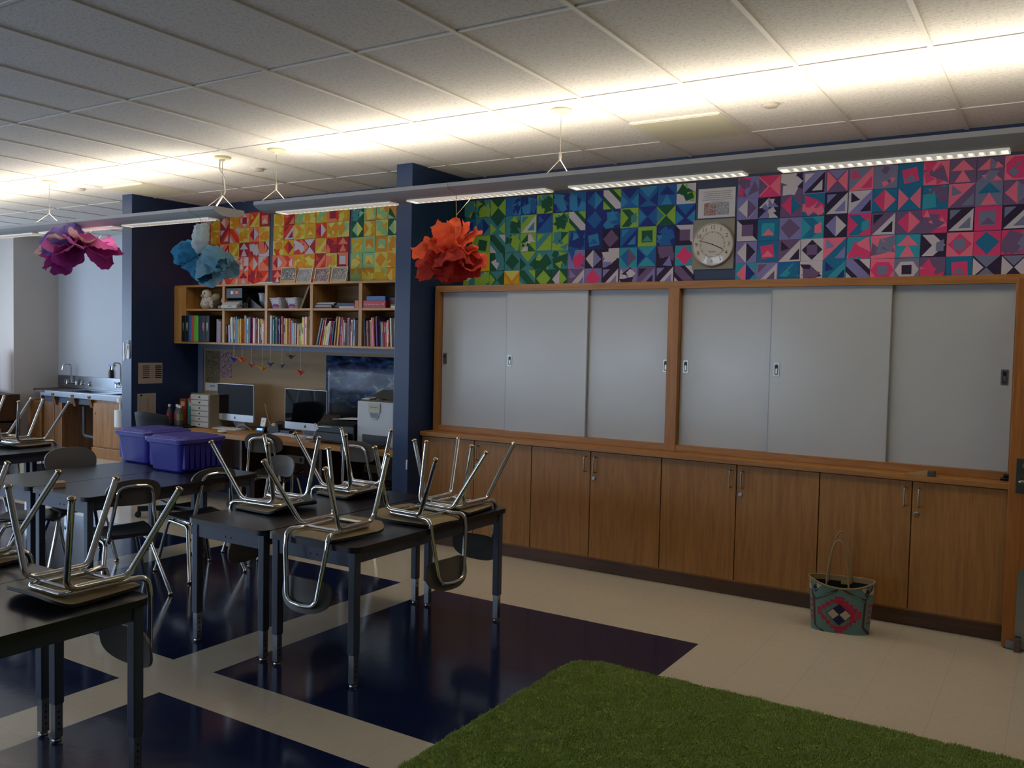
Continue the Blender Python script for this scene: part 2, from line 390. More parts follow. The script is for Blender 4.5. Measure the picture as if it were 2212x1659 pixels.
# ------------------------------------------------------------------ pendant lamps
FIXM = mat('lamp_enamel', '#a6a5a6', 0.45)
LOUVM = mat('louvre_white', '#f2efe6', 0.25, emit='#fff6e4', estr=0.35)
TUBEM = mat('lamp_tube_glow', '#ffffff', 0.5, emit='#fff2da', estr=1.5)
CANM = mat('canopy_cream', '#cfc9a6', 0.45)
def pendant(k, a, b, louv, cans, label):
    t = thing('pendant_lamp', ((a+b)/2, FIX_Y, ZCEIL), label, 'lamp', 'linear pendant lamps')
    Y = FIX_Y
    prof = [(-.15, 2.668), (-.152, 2.642), (-.135, 2.630), (-.10, 2.612), (-.06, 2.601), (.06, 2.601), (.10, 2.612), (.135, 2.630), (.152, 2.642), (.15, 2.668),
            (.146, 2.668), (.13, 2.640), (.06, 2.612), (-.06, 2.612), (-.13, 2.640), (-.146, 2.668)]
    m = MB(); m.prism([(Y+p, z) for p, z in prof], a, b, 'x', 0, True); m.build('housing', FIXM, t)
    for x, s in ((a, -1), (b, 1)):
        m = MB(); pr = [(Y+p, z) for p, z in prof[:10]]; m.prism(pr, x, x+s*0.012, 'x'); m.build('end_cap', FIXM, t)
    for (p, q) in louv:
        p, q = min(p, q), max(p, q)
        m = MB(); m.box(p, q, Y-.046, Y+.046, 2.598, 2.6008); m.build('lamp_tube', TUBEM, t)
        m = MB()
        m.box(p, q, Y-.051, Y-.046, 2.590, 2.601); m.box(p, q, Y+.046, Y+.051, 2.590, 2.601)
        m.box(p-.006, p, Y-.051, Y+.051, 2.590, 2.601); m.box(q, q+.006, Y-.051, Y+.051, 2.590, 2.601)
        n = int((q-p)/.045)
        for i in range(1, n): x = p+(q-p)*i/n; m.prism([(x-.014, 2.5978), (x-.0025, 2.5905), (x+.0025, 2.5905), (x+.014, 2.5978)], Y-.046, Y+.046, 'y')
        m.build('louvre', LOUVM, t)
    for (cx, feed) in cans:
        m = MB(); m.lathe([(0, .004), (.062, .004), (.066, -.004), (.062, -.012), (.02, -.016), (.012, -.03), (.006, -.034), (0, -.034)], (cx, Y, ZCEIL), 24); m.build('canopy', CANM, t)
        m = MB(); m.tube([(cx, Y, ZCEIL-.03), (cx, Y, 2.80)], .0022, 6); m.lathe([(0, .03), (.007, .03), (.009, 0), (.007, -.02), (0, -.02)], (cx, Y, 2.79), 10)
        for s in (-1, 1): m.tube([(cx, Y, 2.775), (cx+s*.02, Y+s*.135, 2.662)], .003, 6)
        m.build('suspension_cable', mat('cable_metal', '#a09a90', 0.4, 0.6), t)
        if feed:
            m = MB(); m.tube(fillet([(cx-.03, Y, ZCEIL-.01), (cx-.01, Y-.02, 2.98), (cx+.03, Y, 2.90), (cx+.01, Y+.02, 2.80), (cx-.06, Y-.03, 2.66)], .05), .006, 8); m.build('power_cord', CORD, t)
    return t
pendant(0, *PENDANTS[0], LOUVRES[0], [(-5.087, False), (-2.648, False)], 'long grey pendant lamp hanging along the blue-green and pink-purple murals')
pendant(1, *PENDANTS[1], LOUVRES[1], [(-5.69, True), (-8.09, False)], 'long grey pendant lamp ending before the orange mural, blue tissue flower hung under it')

# ------------------------------------------------------------------ base cabinets under the whiteboards
CX = [-4.455, -3.930, -3.402, -2.902, -2.352, -1.820, -1.288, -0.752, -0.240]
CY = 5.72
def handle(t, x, z0, z1, parent):
    m = MB(); m.tube(fillet([(x, CY, z1), (x, CY-.032, z1), (x, CY-.032, z0), (x, CY, z0)], .012), .0045, 8); return m.build('handle', NICKEL, parent)
CABLAB = ['two-door oak base cabinet at the blue pier end, behind the tables', 'two-door oak base cabinet second along from the blue pier',
          'two-door oak base cabinet second along from the open door', 'two-door oak base cabinet beside the open door, woven bag before it']
for i in range(4):
    x0, xm, x1 = CX[2*i], CX[2*i+1], CX[2*i+2]
    t = thing('base_cabinet', ((x0+x1)/2, 5.99, 0.10), CABLAB[i], 'cabinet', 'oak base cabinets')
    m = MB(); m.box(x0+.001, x1-.001, CY+.02, 6.275, .10, .888); m.build('body', OAK, t)
    for (a, b, s) in ((x0, xm, 1), (xm, x1, -1)):
        m = MB(); m.box(a+.0035, b-.0035, CY, CY+.02, .115, .886); d = m.build('door', OAK, t, bevel=.0015)
        hx = (b-.038) if s > 0 else (a+.040)
        if not (i == 0 and s > 0): handle(t, hx, .738, .848, d)
        if s < 0:
            m = MB(); m.lathe([(0, 0), (.014, 0), (.014, .006), (.011, .009), (0, .009)], (0, 0, 0), 18, M=Matrix.Translation((a+.028, CY, .693)) @ Matrix.Rotation(PI/2, 4, 'X')); m.box(a+.0265, a+.0295, CY-.0102, CY-.009, .690, .697, 1)
            m.build('lock', [STEEL, BLACKP], d)
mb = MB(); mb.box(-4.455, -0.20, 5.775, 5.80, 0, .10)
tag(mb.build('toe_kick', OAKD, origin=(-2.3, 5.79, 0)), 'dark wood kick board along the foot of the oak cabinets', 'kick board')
mb = MB(); mb.box(-4.457, 1.2, 5.695, 6.278, .892, .926)
tag(mb.build('counter_top', OAKX, origin=(-2.3, 6, .9), bevel=.003), 'long narrow oak counter running under the whiteboards', 'counter')

# ------------------------------------------------------------------ sliding whiteboards
WBM = bpy.data.materials.new('whiteboard_enamel'); WBM.use_nodes = True
_b = WBM.node_tree.nodes['Principled BSDF']; _b.inputs['Base Color'].default_value = lin('#bcbcbd'); _b.inputs['Roughness'].default_value = 0.22
_g = NT(WBM); _geo = WBM.node_tree.nodes.new('ShaderNodeNewGeometry')
WBM.node_tree.links.new(_g.mix(_g.noise(_geo.outputs['Position'], 1.3, 3), lin('#adaead'), lin('#b9babb')), _b.inputs['Base Color'])
WBM.node_tree.links.new(_g.math('MULTIPLY_ADD', _g.noise(_geo.outputs['Position'], 3, 2), .12, .17), _b.inputs['Roughness'])
FY, ZB, ZT = 5.84, .926, 2.117
t = thing('whiteboard_cabinet', (-2.35, 6.0, ZB), 'oak frame of the shallow cabinet that holds six sliding whiteboards', 'whiteboard frame')
m = MB(); m.box(-4.43, 1.0, FY, 6.275, ZT-.052, ZT); m.build('top_rail', OAKX, t, bevel=.002)
m = MB(); m.box(-4.43, 1.0, FY, FY+.10, ZB, ZB+.046); m.build('bottom_rail', OAKX, t, bevel=.002)
for (a, b) in ((-4.43, -4.388), (-2.386, -2.304), (-.266, -.16)):
    m = MB(); m.box(a, b, FY-.004, 6.275, ZB, ZT-.05); m.build('upright', OAKFR, t, bevel=.002)
m = MB(); m.box(-4.40, -.2, 6.20, 6.275, ZB, ZT-.03); m.build('back_panel', OAK, t)
PANES = [(-4.388, -3.72, 1, -4.356, 'innermost at the blue pier, black pull near frame'), (-3.745, -3.03, 0, -3.705, 'middle one of the three beside the blue pier'),
         (-3.06, -2.386, 1, -2.412, 'third from the blue pier, pull against the middle post'), (-2.304, -1.64, 1, -2.262, 'just past the middle post, towards the door'),
         (-1.67, -.928, 0, -1.622, 'middle one of the three beside the open door'), (-.96, -.262, 1, -.306, 'against the open wooden door')]
for (a, b, back, hx, w) in PANES:
    y = FY+.022+.026*back
    t = thing('sliding_whiteboard', ((a+b)/2, y, ZB+.03), 'blank white sliding board, '+w, 'whiteboard', 'sliding whiteboards')
    m = MB(); m.box(a, b, y, y+.018, ZB+.02, ZT-.03); m.build('board', WBM, t)
    for e in (a, b-.004): m = MB(); m.box(e, e+.004, y-.0015, y, ZB+.03, ZT-.04); m.build('edge_trim', mat('trim_aluminium', '#8f8d88', .35, .8), t)
    m = MB(); M_ = face_M(hx, y-.001, 1.522)
    pl = [(p[0], p[1]) for p in rrect(-.019, .019, -.045, .045, .004, 2)]
    sl = rrect(-.011, .011, -.034, .034, .0109, 6)
    # plate with an oval recess
    m.prism(pl, -.0005, .0022, 'z', 0, M=M_)
    m.add([M_ @ Vector((p[0], p[1], .0026)) for p in sl], [tuple(range(len(sl)))], 1)
    m.add([M_ @ Vector((p[0]*.62, p[1]*.55-.010, .0030)) for p in sl], [tuple(range(len(sl)))], 0)
    m.tube([M_ @ Vector((p[0]*1.08, p[1]*1.04, .0025)) for p in sl+sl[:1]], .0018, 6, 0)
    m.build('recessed_pull', [NICKEL, BLACKP], t)

# door, standing open against the cabinets
DOORM = wood('door_wood', '#7e4a15', '#a9692a', 'z')
t = bpy.data.objects.new('door_1', None); COL.objects.link(t); t.location = (.2, 5.675, 0); t['_o'] = (.2, 5.675, 0)
tag(t, 'open wooden classroom door standing against the oak cabinets', 'door', kind='structure')
m = MB(); m.box(-.250, .665, 5.652, 5.694, .012, 2.085); m.build('panel', DOORM, t, bevel=.002)
m = MB(); m.box(-.186, .60, 5.6495, 5.652, .052, .455); m.build('kick_plate', STEEL, t)
m = MB(); m.box(-.228, .62, 5.646, 5.652, .006, .050); m.box(-.222, .6, 5.6445, 5.6462, .012, .044); m.build('door_sweep', mat('grey_metal', '#8b8d92', .4, .6), t, bevel=.001)
m = MB(); m.box(-.216, -.135, 5.648, 5.652, .885, 1.078); lp = m.build('lock_plate', mat('dark_bronze', '#5a5852', .35, .8), t, bevel=.001)
m = MB(); M_ = face_M(-.165, 5.648, .955); m.lathe([(0, 0), (.011, 0), (.011, .045), (.009, .05), (0, .05)], (0, 0, 0), 14, M=M_)
m.tube(fillet([(-.165, 5.603, .955), (-.20, 5.600, .955), (-.10, 5.600, .958)], .01), .009, 10); m.build('lever', NICKEL, lp)
m = MB(); m.lathe([(0, 0), (.017, 0), (.017, .006), (.013, .012), (0, .012)], (0, 0, 0), 18, M=face_M(-.172, 5.648, 1.037)); m.build('lock_cylinder', NICKEL, lp)
mb = MB(); mb.box(-.186, -.154, 5.605, 5.640, 0, .075)
tag(mb.build('door_wedge', mat('wedge_wood', '#57483a', .7, var=.2), origin=(-.17, 5.62, 0), bevel=.003), 'small brown wooden block standing before the open door', 'door stop')

# ------------------------------------------------------------------ cut-paper murals: every square is its own sheet
PAL = dict(e=('emerald', '#14573a'), v=('lime', '#8fb83f'), t=('teal', '#3f8a92'), b=('blue', '#1c63a8'), n=('navy', '#1c2f80'), c=('cyan', '#2f86b8'),
           p=('plum', '#6f5880'), k=('eggplant', '#2b1c40'), i=('lavender', '#8380bb'), w=('white', '#cfc9d2'), h=('magenta', '#dd3d78'), f=('coral', '#ee7590'),
           u=('petrol', '#12709c'), a=('aqua', '#2c9cb4'), d=('slate', '#767c9c'), r=('red', '#dd3f1a'), m=('crimson', '#a32038'), s=('salmon', '#ee8262'),
           y=('yellow', '#d8b01e'), l=('lemon', '#dcd468'), o=('mustard', '#dd9420'), g=('mint', '#8fc68f'))
PM = {k: mat('paper_'+v[0], v[1], .8) for k, v in PAL.items()}
def ngon(c, r, n, a0=0.0, sx=1.0): return [(c[0]+r*sx*math.cos(a0+2*PI*k/n), c[1]+r*math.sin(a0+2*PI*k/n)) for k in range(n)]
def tile_polys(code, rg):
    P, c = code[0], code[1:]; c = (c+c[-1]*4)[:4]; j = lambda s=.05: rg.uniform(-s, s)
    A, B, C, D = c; out = [([(0, 0), (1, 0), (1, 1), (0, 1)], A)]
    def add(poly, k): out.append((poly, k))
    sq = lambda h, cx=.5, cy=.5, a=0.0: ngon((cx, cy), h*1.414, 4, PI/4+a)
    if P == 'D': 
        add([(.5+j(), .97), (.95, .5+j()), (.5+j(), .03), (.05, .5+j())], B)
        if C != B: add([(.5, .97), (.95, .5), (.5, .03)], C)
        if D not in (B, C): add(ngon((.5, .5), .16, 4), D)
    elif P == 'd': add([(.5, .96), (.96, .5), (.5, .04), (.04, .5)], B); add(sq(.23, .5, .5, j(.1)), C); (D != C) and add(sq(.12), D)
    elif P == 'Q': add(sq(.30, .5+j(), .5+j(), j(.2)), B); (C != B) and add([(.22, .25), (.78, .25), (.5, .55)], C); (D not in (B, C)) and add(sq(.10, .6, .6), D)
    elif P == 'q': add([(.0, 1), (.0, .0), (1, 0)], B); add(sq(.27), C); add([(.24, .76), (.24, .24), (.76, .24)], D)
    elif P == 'B': add([(0, 1), (1, 1), (.5, .5)], B); add([(0, 0), (1, 0), (.5, .5)], B); (C != B) and add([(0, .1), (0, .9), (.4, .5)], C); (D not in (B, C)) and add(sq(.11), D)
    elif P == 'b': add([(.06, .03), (.06, .97), (.48, .5)], B); add([(.94, .03), (.94, .97), (.52, .5)], B); (C != B) and add([(.1, .98), (.9, .98), (.5, .56)], C); (D not in (B, C)) and add([(.1, .02), (.9, .02), (.5, .44)], D)
    elif P == 'T': add([(0, 0), (1, 1), (0, 1)], B); add([(.12, .96), (.5, .6), (.12, .5)], C); add([(.95, .08), (.95, .6), (.5, .08)], D)
    elif P == 't': add([(.04, .04), (.96, .04), (.96, .96)], B); add([(.40, .14), (.86, .14), (.86, .62)], C); add([(.08, .5), (.5, .92), (.08, .92)], D)
    elif P == 'A': add([(.5, .97), (.93, .52), (.07, .52)], B); add([(.5, .56), (.8, .04), (.2, .04)], B if C == B else C); (D not in (B, C)) and add(sq(.08, .5, .66), D)
    elif P == 'P':
        for q, (x, y) in enumerate(((.02, .5), (.5, .52), (.02, .02), (.5, .02))): add([(x, y), (x+.46, y), (x+.46*(q % 2 == 0), y+.46)], (B, C, D, B)[q])
    elif P == 'S': add([(0, 1), (.28, 1), (1, .28), (1, 0), (.72, 0), (0, .72)], B); add([(.55, 1), (1, 1), (1, .55)], C); add([(0, .45), (.45, 0), (0, 0)], D)
    elif P == 'H': add([(.02, .5), (.25, .85), (.75, .85), (.98, .5), (.75, .15), (.25, .15)], B); add(sq(.2), C); (D != C) and add([(.7, .3), (.95, .5), (.7, .7)], D)
    elif P == 'C': add([(.05, .95), (.5, .95), (.95, .5), (.5, .05), (.05, .05), (.45, .5)], B); add([(.6, .25), (.9, .25), (.9, .75), (.6, .6)], C); (D != C) and add([(.05, .3), (.3, .5), (.05, .7)], D)
    elif P == 'V': add([(0, 1), (.5, .45), (1, 1)], B); add([(0, 0), (0, .7), (.42, .3)], C); add([(1, 0), (1, .7), (.58, .3)], D)
    elif P == 'O': add(ngon((.5, .5), .48, 8, .39), B); 
    if P in 'XOKP':
        for q in range(6 if P == 'X' else 4):
            a = rg.uniform(0, 6.28); cx, cy = rg.choice((.2, .35, .5, .65, .8)), rg.choice((.2, .35, .5, .65, .8)); n = rg.choice((3, 3, 3, 4, 4))
            r = rg.uniform(.26, .48) if P == 'X' else rg.uniform(.12, .24)
            an = [a+6.283*z/n+rg.uniform(-.35, .35) for z in range(n)]
            pts = [(cx+r*math.cos(z), cy+r*math.sin(z)) for z in an]
            add([(min(1, max(0, x)), min(1, max(0, y))) for x, y in pts], (B, C, D)[q % 3])
    return out
def mural(name, rows, x0, pitch, ztop, y, size, labelfn, group, skew=0.0, zdrift=0.0):
    for r, row in enumerate(rows):
        for i, code in enumerate(row.split()):
            rg = random.Random(hash((len(name)*7+ord(name[0]), r, i)) & 0xffff)
            X = x0+pitch*i+rg.uniform(-.002, .002)+skew*r; Z = ztop-size*1.012*(r+1)+zdrift*i+rg.uniform(-.002, .002)
            polys = tile_polys(code, rg); keys = []
            m = MB(); yy = y-.0015*((r+i) % 2)
            ang = rg.uniform(-.012, .012); ca, sa = math.cos(ang), math.sin(ang)
            def T(px, pz):
                dx, dz = (px-.5)*size, (pz-.5)*size
                return (X+size/2+dx*ca-dz*sa, Z+size/2+dx*sa+dz*ca)
            for q, (poly, k) in enumerate(polys):
                if k not in keys: keys.append(k)
                pts = [T(*p) for p in poly]
                if q == 0: m.prism(pts, yy-.0008, yy, 'y', keys.index(k))
                else:
                    ar = sum(pts[z][0]*pts[(z+1) % len(pts)][1]-pts[(z+1) % len(pts)][0]*pts[z][1] for z in range(len(pts)))
                    if ar < 0: pts = pts[::-1]
                    m.add([(p[0], yy-.0008-.00035*q, p[1]) for p in pts], [tuple(range(len(pts)))], keys.index(k))
            o = m.build('paper_square', [PM[k] for k in keys], origin=(X+size/2, yy, Z+size/2))
            seen = [PAL[k][0] for k in keys]
            tag(o, labelfn(seen[0], seen[1] if len(seen) > 1 else 'plain', r, i), 'paper art', group)
ROWN = ['top', 'second', 'third', 'fourth', 'bottom']
G1 = ["Xevt Xtev Bvev Xbcn Xnbc Xvte Xnbc Xbnc Dnbc Sewv Vbnc Vbcn Abnc Xwve",
      "Qbnc Dtbn Vtev Xtve tvwt Tbnb Xvte Sewv Dnbb Xnbc Cvet Bbnc Bvet Vnbc",
      "Qvee Qvee Stew Xtev Pvew ttvv Xvet Xbcn Qncb Dkpp tbnc Qvet Xncb qwkp",
      "Xetv Qyol Xewt Dtee Vtve Xtve Xtve Xibh Dkwi Xkiw Dabp Bban Xkip Dahh",
      "Xtwv Xtwv Betv Voly Stev Dev Dewv Twpi Dihh tkwi Xiwk tpik tkwi Skpw"]
G2 = ["Xihp Bfhp Xpkw tikw bpfi Tfdh Kdpf Quhd Xfph Apff Ppfd Ofhd Tpfd",
      "Diwp Pkwi Dphu Xuhf tkwi Tiwk Duhf buff Xuap Tpfd Aduf Dpfd Bpfd",
      "qkwp Quaf Dipp Cauf Dkiw Chua tpwk Dphf Xhfp tkwd Qhdp tkwd Xfhd",
      "Diwk Quhf Twpk dwkp Tufi Xafh Xfpd Aaff Ckwd dfhd Dhuu Xhdp Xhfd",
      "Dafn tiwp Xbau Xwkp Taun Skiw Hfhd Hdwk Xpfh Quhd Bkdw bkwd Tkwd"]
A1 = ["Xrmw Xoly Dmws Xlso dswm Tlry Qmsw", "Xrsw Xlyo tmrw Ssrw Xlyo Dsmw Xlyo", "Xrmw Xrms tsmw Tlyo Amww Xrmw Xwms",
      "Xsrw Xrwm Xswm Tswr Xsrw Drsw Xwrs", "Xrsw Xsrm Armw Tsrw Asmw Xrsm Tsrm"]
A2 = ["Xloy Tmrs Xolg Xyol Xylg qrsm Xoly", "Xoly trwm Cloy Qyol Drmw Xylo Xlgo", "Xlro Dyrm Xrsw Bmws Tlys Xrsm Amss",
      "Dsmw Csrw Xylo Xoyl Tsmr Xlys qsmw", "Amsw Xrsm Xsrm Xsro Xlyo Xyol Xlyo"]
A3 = ["Xegt Xgol Xolg Xgeo Xgly", "Degl Coly Xlyg Degl Xgol", "Xgly Qgol Qogl Xlgo Xgly", "Xgol Qglo Dloo Xlyo Xgol", "Xoyg Xoyl Xgly Dolo Xogl"]
mural('blue', G1, -4.492, .1514, 2.874, 6.276, .150, lambda a, b, r, i: '%s and %s paper square, %s row of blue-green mural, %s column from clock' % (a, b, ROWN[r], ORD[13-i]), 'paper squares of the blue-green mural')
mural('pink', G2, -2.056, .1524, 2.884, 6.276, .151, lambda a, b, r, i: '%s and %s paper square, %s row of pink-purple mural, %s column from clock' % (a, b, ROWN[r], ORD[i]), 'paper squares of the pink-purple mural')
mural('fire', A1, -7.965, .1500, 2.950, 6.326, .149, lambda a, b, r, i: '%s and %s paper square, %s row of red mural, %s column from dark gap' % (a, b, ROWN[r], ORD[6-i]), 'paper squares of the red mural', skew=-.004)
mural('sun', A2, -6.860, .1470, 2.940, 6.326, .146, lambda a, b, r, i: '%s and %s paper square, %s row of orange-yellow mural, %s column from red mural' % (a, b, ROWN[r], ORD[i]), 'paper squares of the orange-yellow mural', skew=-.004)
mural('meadow', A3, -5.800, .1490, 2.930, 6.326, .147, lambda a, b, r, i: '%s and %s paper square, %s row of yellow-green mural, %s column from orange-yellow mural' % (a, b, ROWN[r], ORD[i]), 'paper squares of the yellow-green mural', skew=-.004)

# ------------------------------------------------------------------ clock, its wall plate, the printed sign
t = thing('wall_clock', (-2.225, 6.276, 2.41), 'round white wall clock with black numerals between the two paper murals', 'clock')
CM = face_M(-2.225, 6.255, 2.410)
PLATEM = mat('clock_plate_grey', '#8e897c', .6)
m = MB(); m.box(-2.385, -2.070, 6.268, 6.279, 2.232, 2.596); m.build('mounting_plate', PLATEM, t, bevel=.002)
m = MB(); m.lathe([(0, -.014), (.150, -.014), (.157, -.006), (.158, .006), (.154, .012), (.149, .012), (.147, .007), (0, .007)], (0, 0, 0), 48, M=CM); m.build('case', mat('clock_rim', '#b8b4a8', .35), t)
m = MB(); m.lathe([(0, .0072), (.1465, .0072), (.1465, .0078), (0, .0078)], (0, 0, 0), 48, M=CM); m.build('dial', mat('clock_dial', '#d6d2c6', .45), t)
m = MB()
for h in range(1, 13):
    a = PI/2-h*PI/6; text_mb(m, str(h), .039, 0, CM @ Matrix.Translation((.122*math.cos(a), .122*math.sin(a), .0084)))
m.build('numerals', BLACKTXT, t)
m = MB()
for k in range(60):
    a = PI/2-k*PI/30; r0 = .086 if k % 5 else .082; u = Vector((math.cos(a), math.sin(a), 0)); v = Vector((-u.y, u.x, 0))*(.0012 if k % 5 else .002)
    m.add([CM @ (p+Vector((0, 0, .0083))) for p in (u*r0-v, u*.096-v, u*.096+v, u*r0+v)], [(0, 1, 2, 3)])
m.build('minute_marks', BLACKTXT, t)
m = MB(); text_mb(m, 'Rauland', .016, 0, CM @ Matrix.Translation((0, -.052, .0084))); m.build('maker_name', BLACKTXT, t)
def hand(ang, L, w, z, nm):
    a = PI/2-ang; u = Vector((math.cos(a), math.sin(a), 0)); v = Vector((-u.y, u.x, 0))*w
    m = MB(); m.add([CM @ (p+Vector((0, 0, zz))) for zz in (z, z+.001) for p in (u*-.025-v*.7, u*L-v, u*L+v, u*-.025+v*.7)], [(3, 2, 1, 0), (4, 5, 6, 7), (0, 1, 5, 4), (1, 2, 6, 5), (2, 3, 7, 6), (3, 0, 4, 7)]); m.build(nm, BLACKTXT, t)
hand(math.radians(114), .082, .0028, .009, 'hour_hand'); hand(math.radians(288), .104, .002, .0105, 'minute_hand')
m = MB(); m.tube([CM @ Vector((.03*math.sin(-1.22), .03*math.cos(-1.22), .0122)), CM @ Vector((-.03*math.sin(-1.22), -.03*math.cos(-1.22), .0122))], .0011, 6); m.lathe([(0, .008), (.005, .008), (.004, .013), (0, .0135)], (0, 0, 0), 14, M=CM); m.build('second_hand', mat('hand_red', '#7a1a14', .5), t)
m = MB(); m.grid(lambda u, v: CM @ Vector((.149*(u**.5)*math.cos(6.2832*v), .149*(u**.5)*math.sin(6.2832*v), .012+.010*(1-u))), 8, 40)
GLASS = bpy.data.materials.new('clear_cover'); GLASS.use_nodes = True; _nt = GLASS.node_tree
_tr = _nt.nodes.new('ShaderNodeBsdfTransparent'); _gl = _nt.nodes.new('ShaderNodeBsdfGlossy'); _gl.inputs['Roughness'].default_value = .08; _mx = _nt.nodes.new('ShaderNodeMixShader'); _mx.inputs[0].default_value = .03
_nt.links.new(_tr.outputs[0], _mx.inputs[1]); _nt.links.new(_gl.outputs[0], _mx.inputs[2]); _nt.links.new(_mx.outputs[0], _nt.nodes['Material Output'].inputs[0])
m.build('cover_glass', GLASS, t)
SM = face_M(-2.212, 6.274, 2.714)
t = thing('printed_sign', (-2.212, 6.276, 2.714), 'white printed sign with text and two small pictures, above the clock', 'sign')
m = MB(); m.box(-2.352, -2.073, 6.274, 6.276, 2.607, 2.821); m.build('sheet', PAPER, t)
m = MB()
LN = ['Our spring mural quilt was made by students', 'in kindergarten through third grade. It is', 'inspired by the look of our quilts. Students',
      'arranged their own squares, cutting triangles', 'and squares and gluing them to make their own', 'unique compositions.']
for q, s in enumerate(LN): text_mb(m, s, .0118, 0, SM @ Matrix.Translation((.005, .083-q*.0145, .001)))
m.build('lettering', GREYTXT, t)
def speckle(nm, cols, scale):
    m = bpy.data.materials.new(nm); m.use_nodes = True; nt = m.node_tree; g = NT(m); tc = nt.nodes.new('ShaderNodeTexCoord')
    r = nt.nodes.new('ShaderNodeValToRGB'); r.color_ramp.interpolation = 'CONSTANT'
    while len(r.color_ramp.elements) < len(cols): r.color_ramp.elements.new(.5)
    for q, cc in enumerate(cols): r.color_ramp.elements[q].position = .28+.44*q/len(cols) if q else 0; r.color_ramp.elements[q].color = lin(cc)
    nt.links.new(g.noise(tc.outputs['Object'], scale, 3, 2.0), r.inputs[0]); nt.links.new(r.outputs[0], nt.nodes['Principled BSDF'].inputs['Base Color']); nt.nodes['Principled BSDF'].inputs['Roughness'].default_value = .6
    return m
m = MB(); m.box(-2.306, -2.214, 6.2728, 6.274, 2.624, 2.716); m.build('picture', speckle('picture_red', ['#5a1c20', '#a23a36', '#d0c4c0', '#3a2024', '#8a4a44'], 70), t)
m = MB(); m.box(-2.211, -2.119, 6.2728, 6.274, 2.626, 2.718); m.build('picture', speckle('picture_grey', ['#26303a', '#c9cdd4', '#4a5664', '#e0e0e4', '#39424c'], 80), t)

# ------------------------------------------------------------------ tables
TABTOP = mat('black_laminate', '#17151a', .30, var=.12, vscale=6, bump=.02, bscale=90)
TABEDGE = mat('black_edge', '#0b0b0c', .45)
TABMET = mat('blue_grey_enamel', '#3c4252', .38, var=.05)
TABINS = mat('leg_insert_steel', '#8d9096', .25, .9)
TH = .68
def make_table(loc, label):
    t = thing('classroom_table', (loc[0], loc[1], 0), label, 'table', 'black classroom tables')
    cx, cy = loc; hw, hd = .303, .672
    m = MB(); m.prism([(cx+p[0], cy+p[1]) for p in rrect(-hw, hw, -hd, hd, .055, 8)], TH-.028, TH, 'z'); m.build('table_top', [TABTOP], t, bevel=.005)
    lx, ly = .258, .625
    for s in (-1, 1):
        m = MB(); m.box(cx-lx+.02, cx+lx-.02, cy+s*ly-.014, cy+s*ly+.014, TH-.105, TH-.029)
        for q in (-.022, .022): m.lathe([(0, 0), (.006, 0), (.005, .003), (0, .003)], (0, 0, 0), 10, M=face_M(cx+q, cy-ly-.014, TH-.075) if s < 0 else face_M(cx+q, cy+ly+.010, TH-.075))
        m.build('apron', TABMET, t, bevel=.003)
        m = MB(); m.box(cx+s*lx-.014, cx+s*lx+.014, cy-ly+.02, cy+ly-.02, TH-.085, TH-.029); m.build('apron', TABMET, t, bevel=.003)
    for sx in (-1, 1):
        for sy in (-1, 1):
            x, y = cx+sx*lx, cy+sy*ly
            m = MB(); m.box(x-.021, x+.021, y-.021, y+.021, .155, TH-.029); l = m.build('leg', TABMET, t, bevel=.004)
            m = MB(); m.box(x-.0165, x+.0165, y-.0165, y+.0165, .016, .16)
            for z in (.05, .075, .10, .125): m.lathe([(0, 0), (.005, 0), (.005, .0006), (0, .0006)], (0, 0, 0), 10, 1, M=Matrix.Translation((x+.0166, y, z)) @ Matrix.Rotation(PI/2, 4, 'Y'))
            m.build('leg_insert', [TABINS, BLACKP], l, bevel=.002)
            m = MB(); m.lathe([(0, 0), (.017, 0), (.019, .004), (.017, .010), (.008, .014), (.008, .02), (0, .02)], (x, y, 0), 16); m.build('glide', NICKEL, l)
    return t
TABS = {'A': (-3.701, 3.755), 'B': (-3.083, 3.755), 'C': (-3.160, 1.392), 'D': (-3.772, 1.392), 'E': (-5.222, 3.755), 'F': (-5.836, 3.755), 'G': (-7.46, 3.72), 'H': (-8.074, 3.72)}
TL = {'A': 'black table beside the blue pier pair, on the bins side, two upturned chairs on it', 'B': 'black table on the whiteboard side of its pair, three upturned chairs on it',
      'C': 'black table closest to the green rug, one upturned chair on its corner', 'D': 'black table joined to the one by the rug, cut by the picture edge',
      'E': 'black table carrying two purple bins and a wooden block', 'F': 'black table joined to the purple-bin table, far long side',
      'G': 'black table near the sink with an upturned chair at its corner', 'H': 'black table joined to the sink-side table, mostly out of view'}
for k, p in TABS.items(): make_table(p, TL[k])

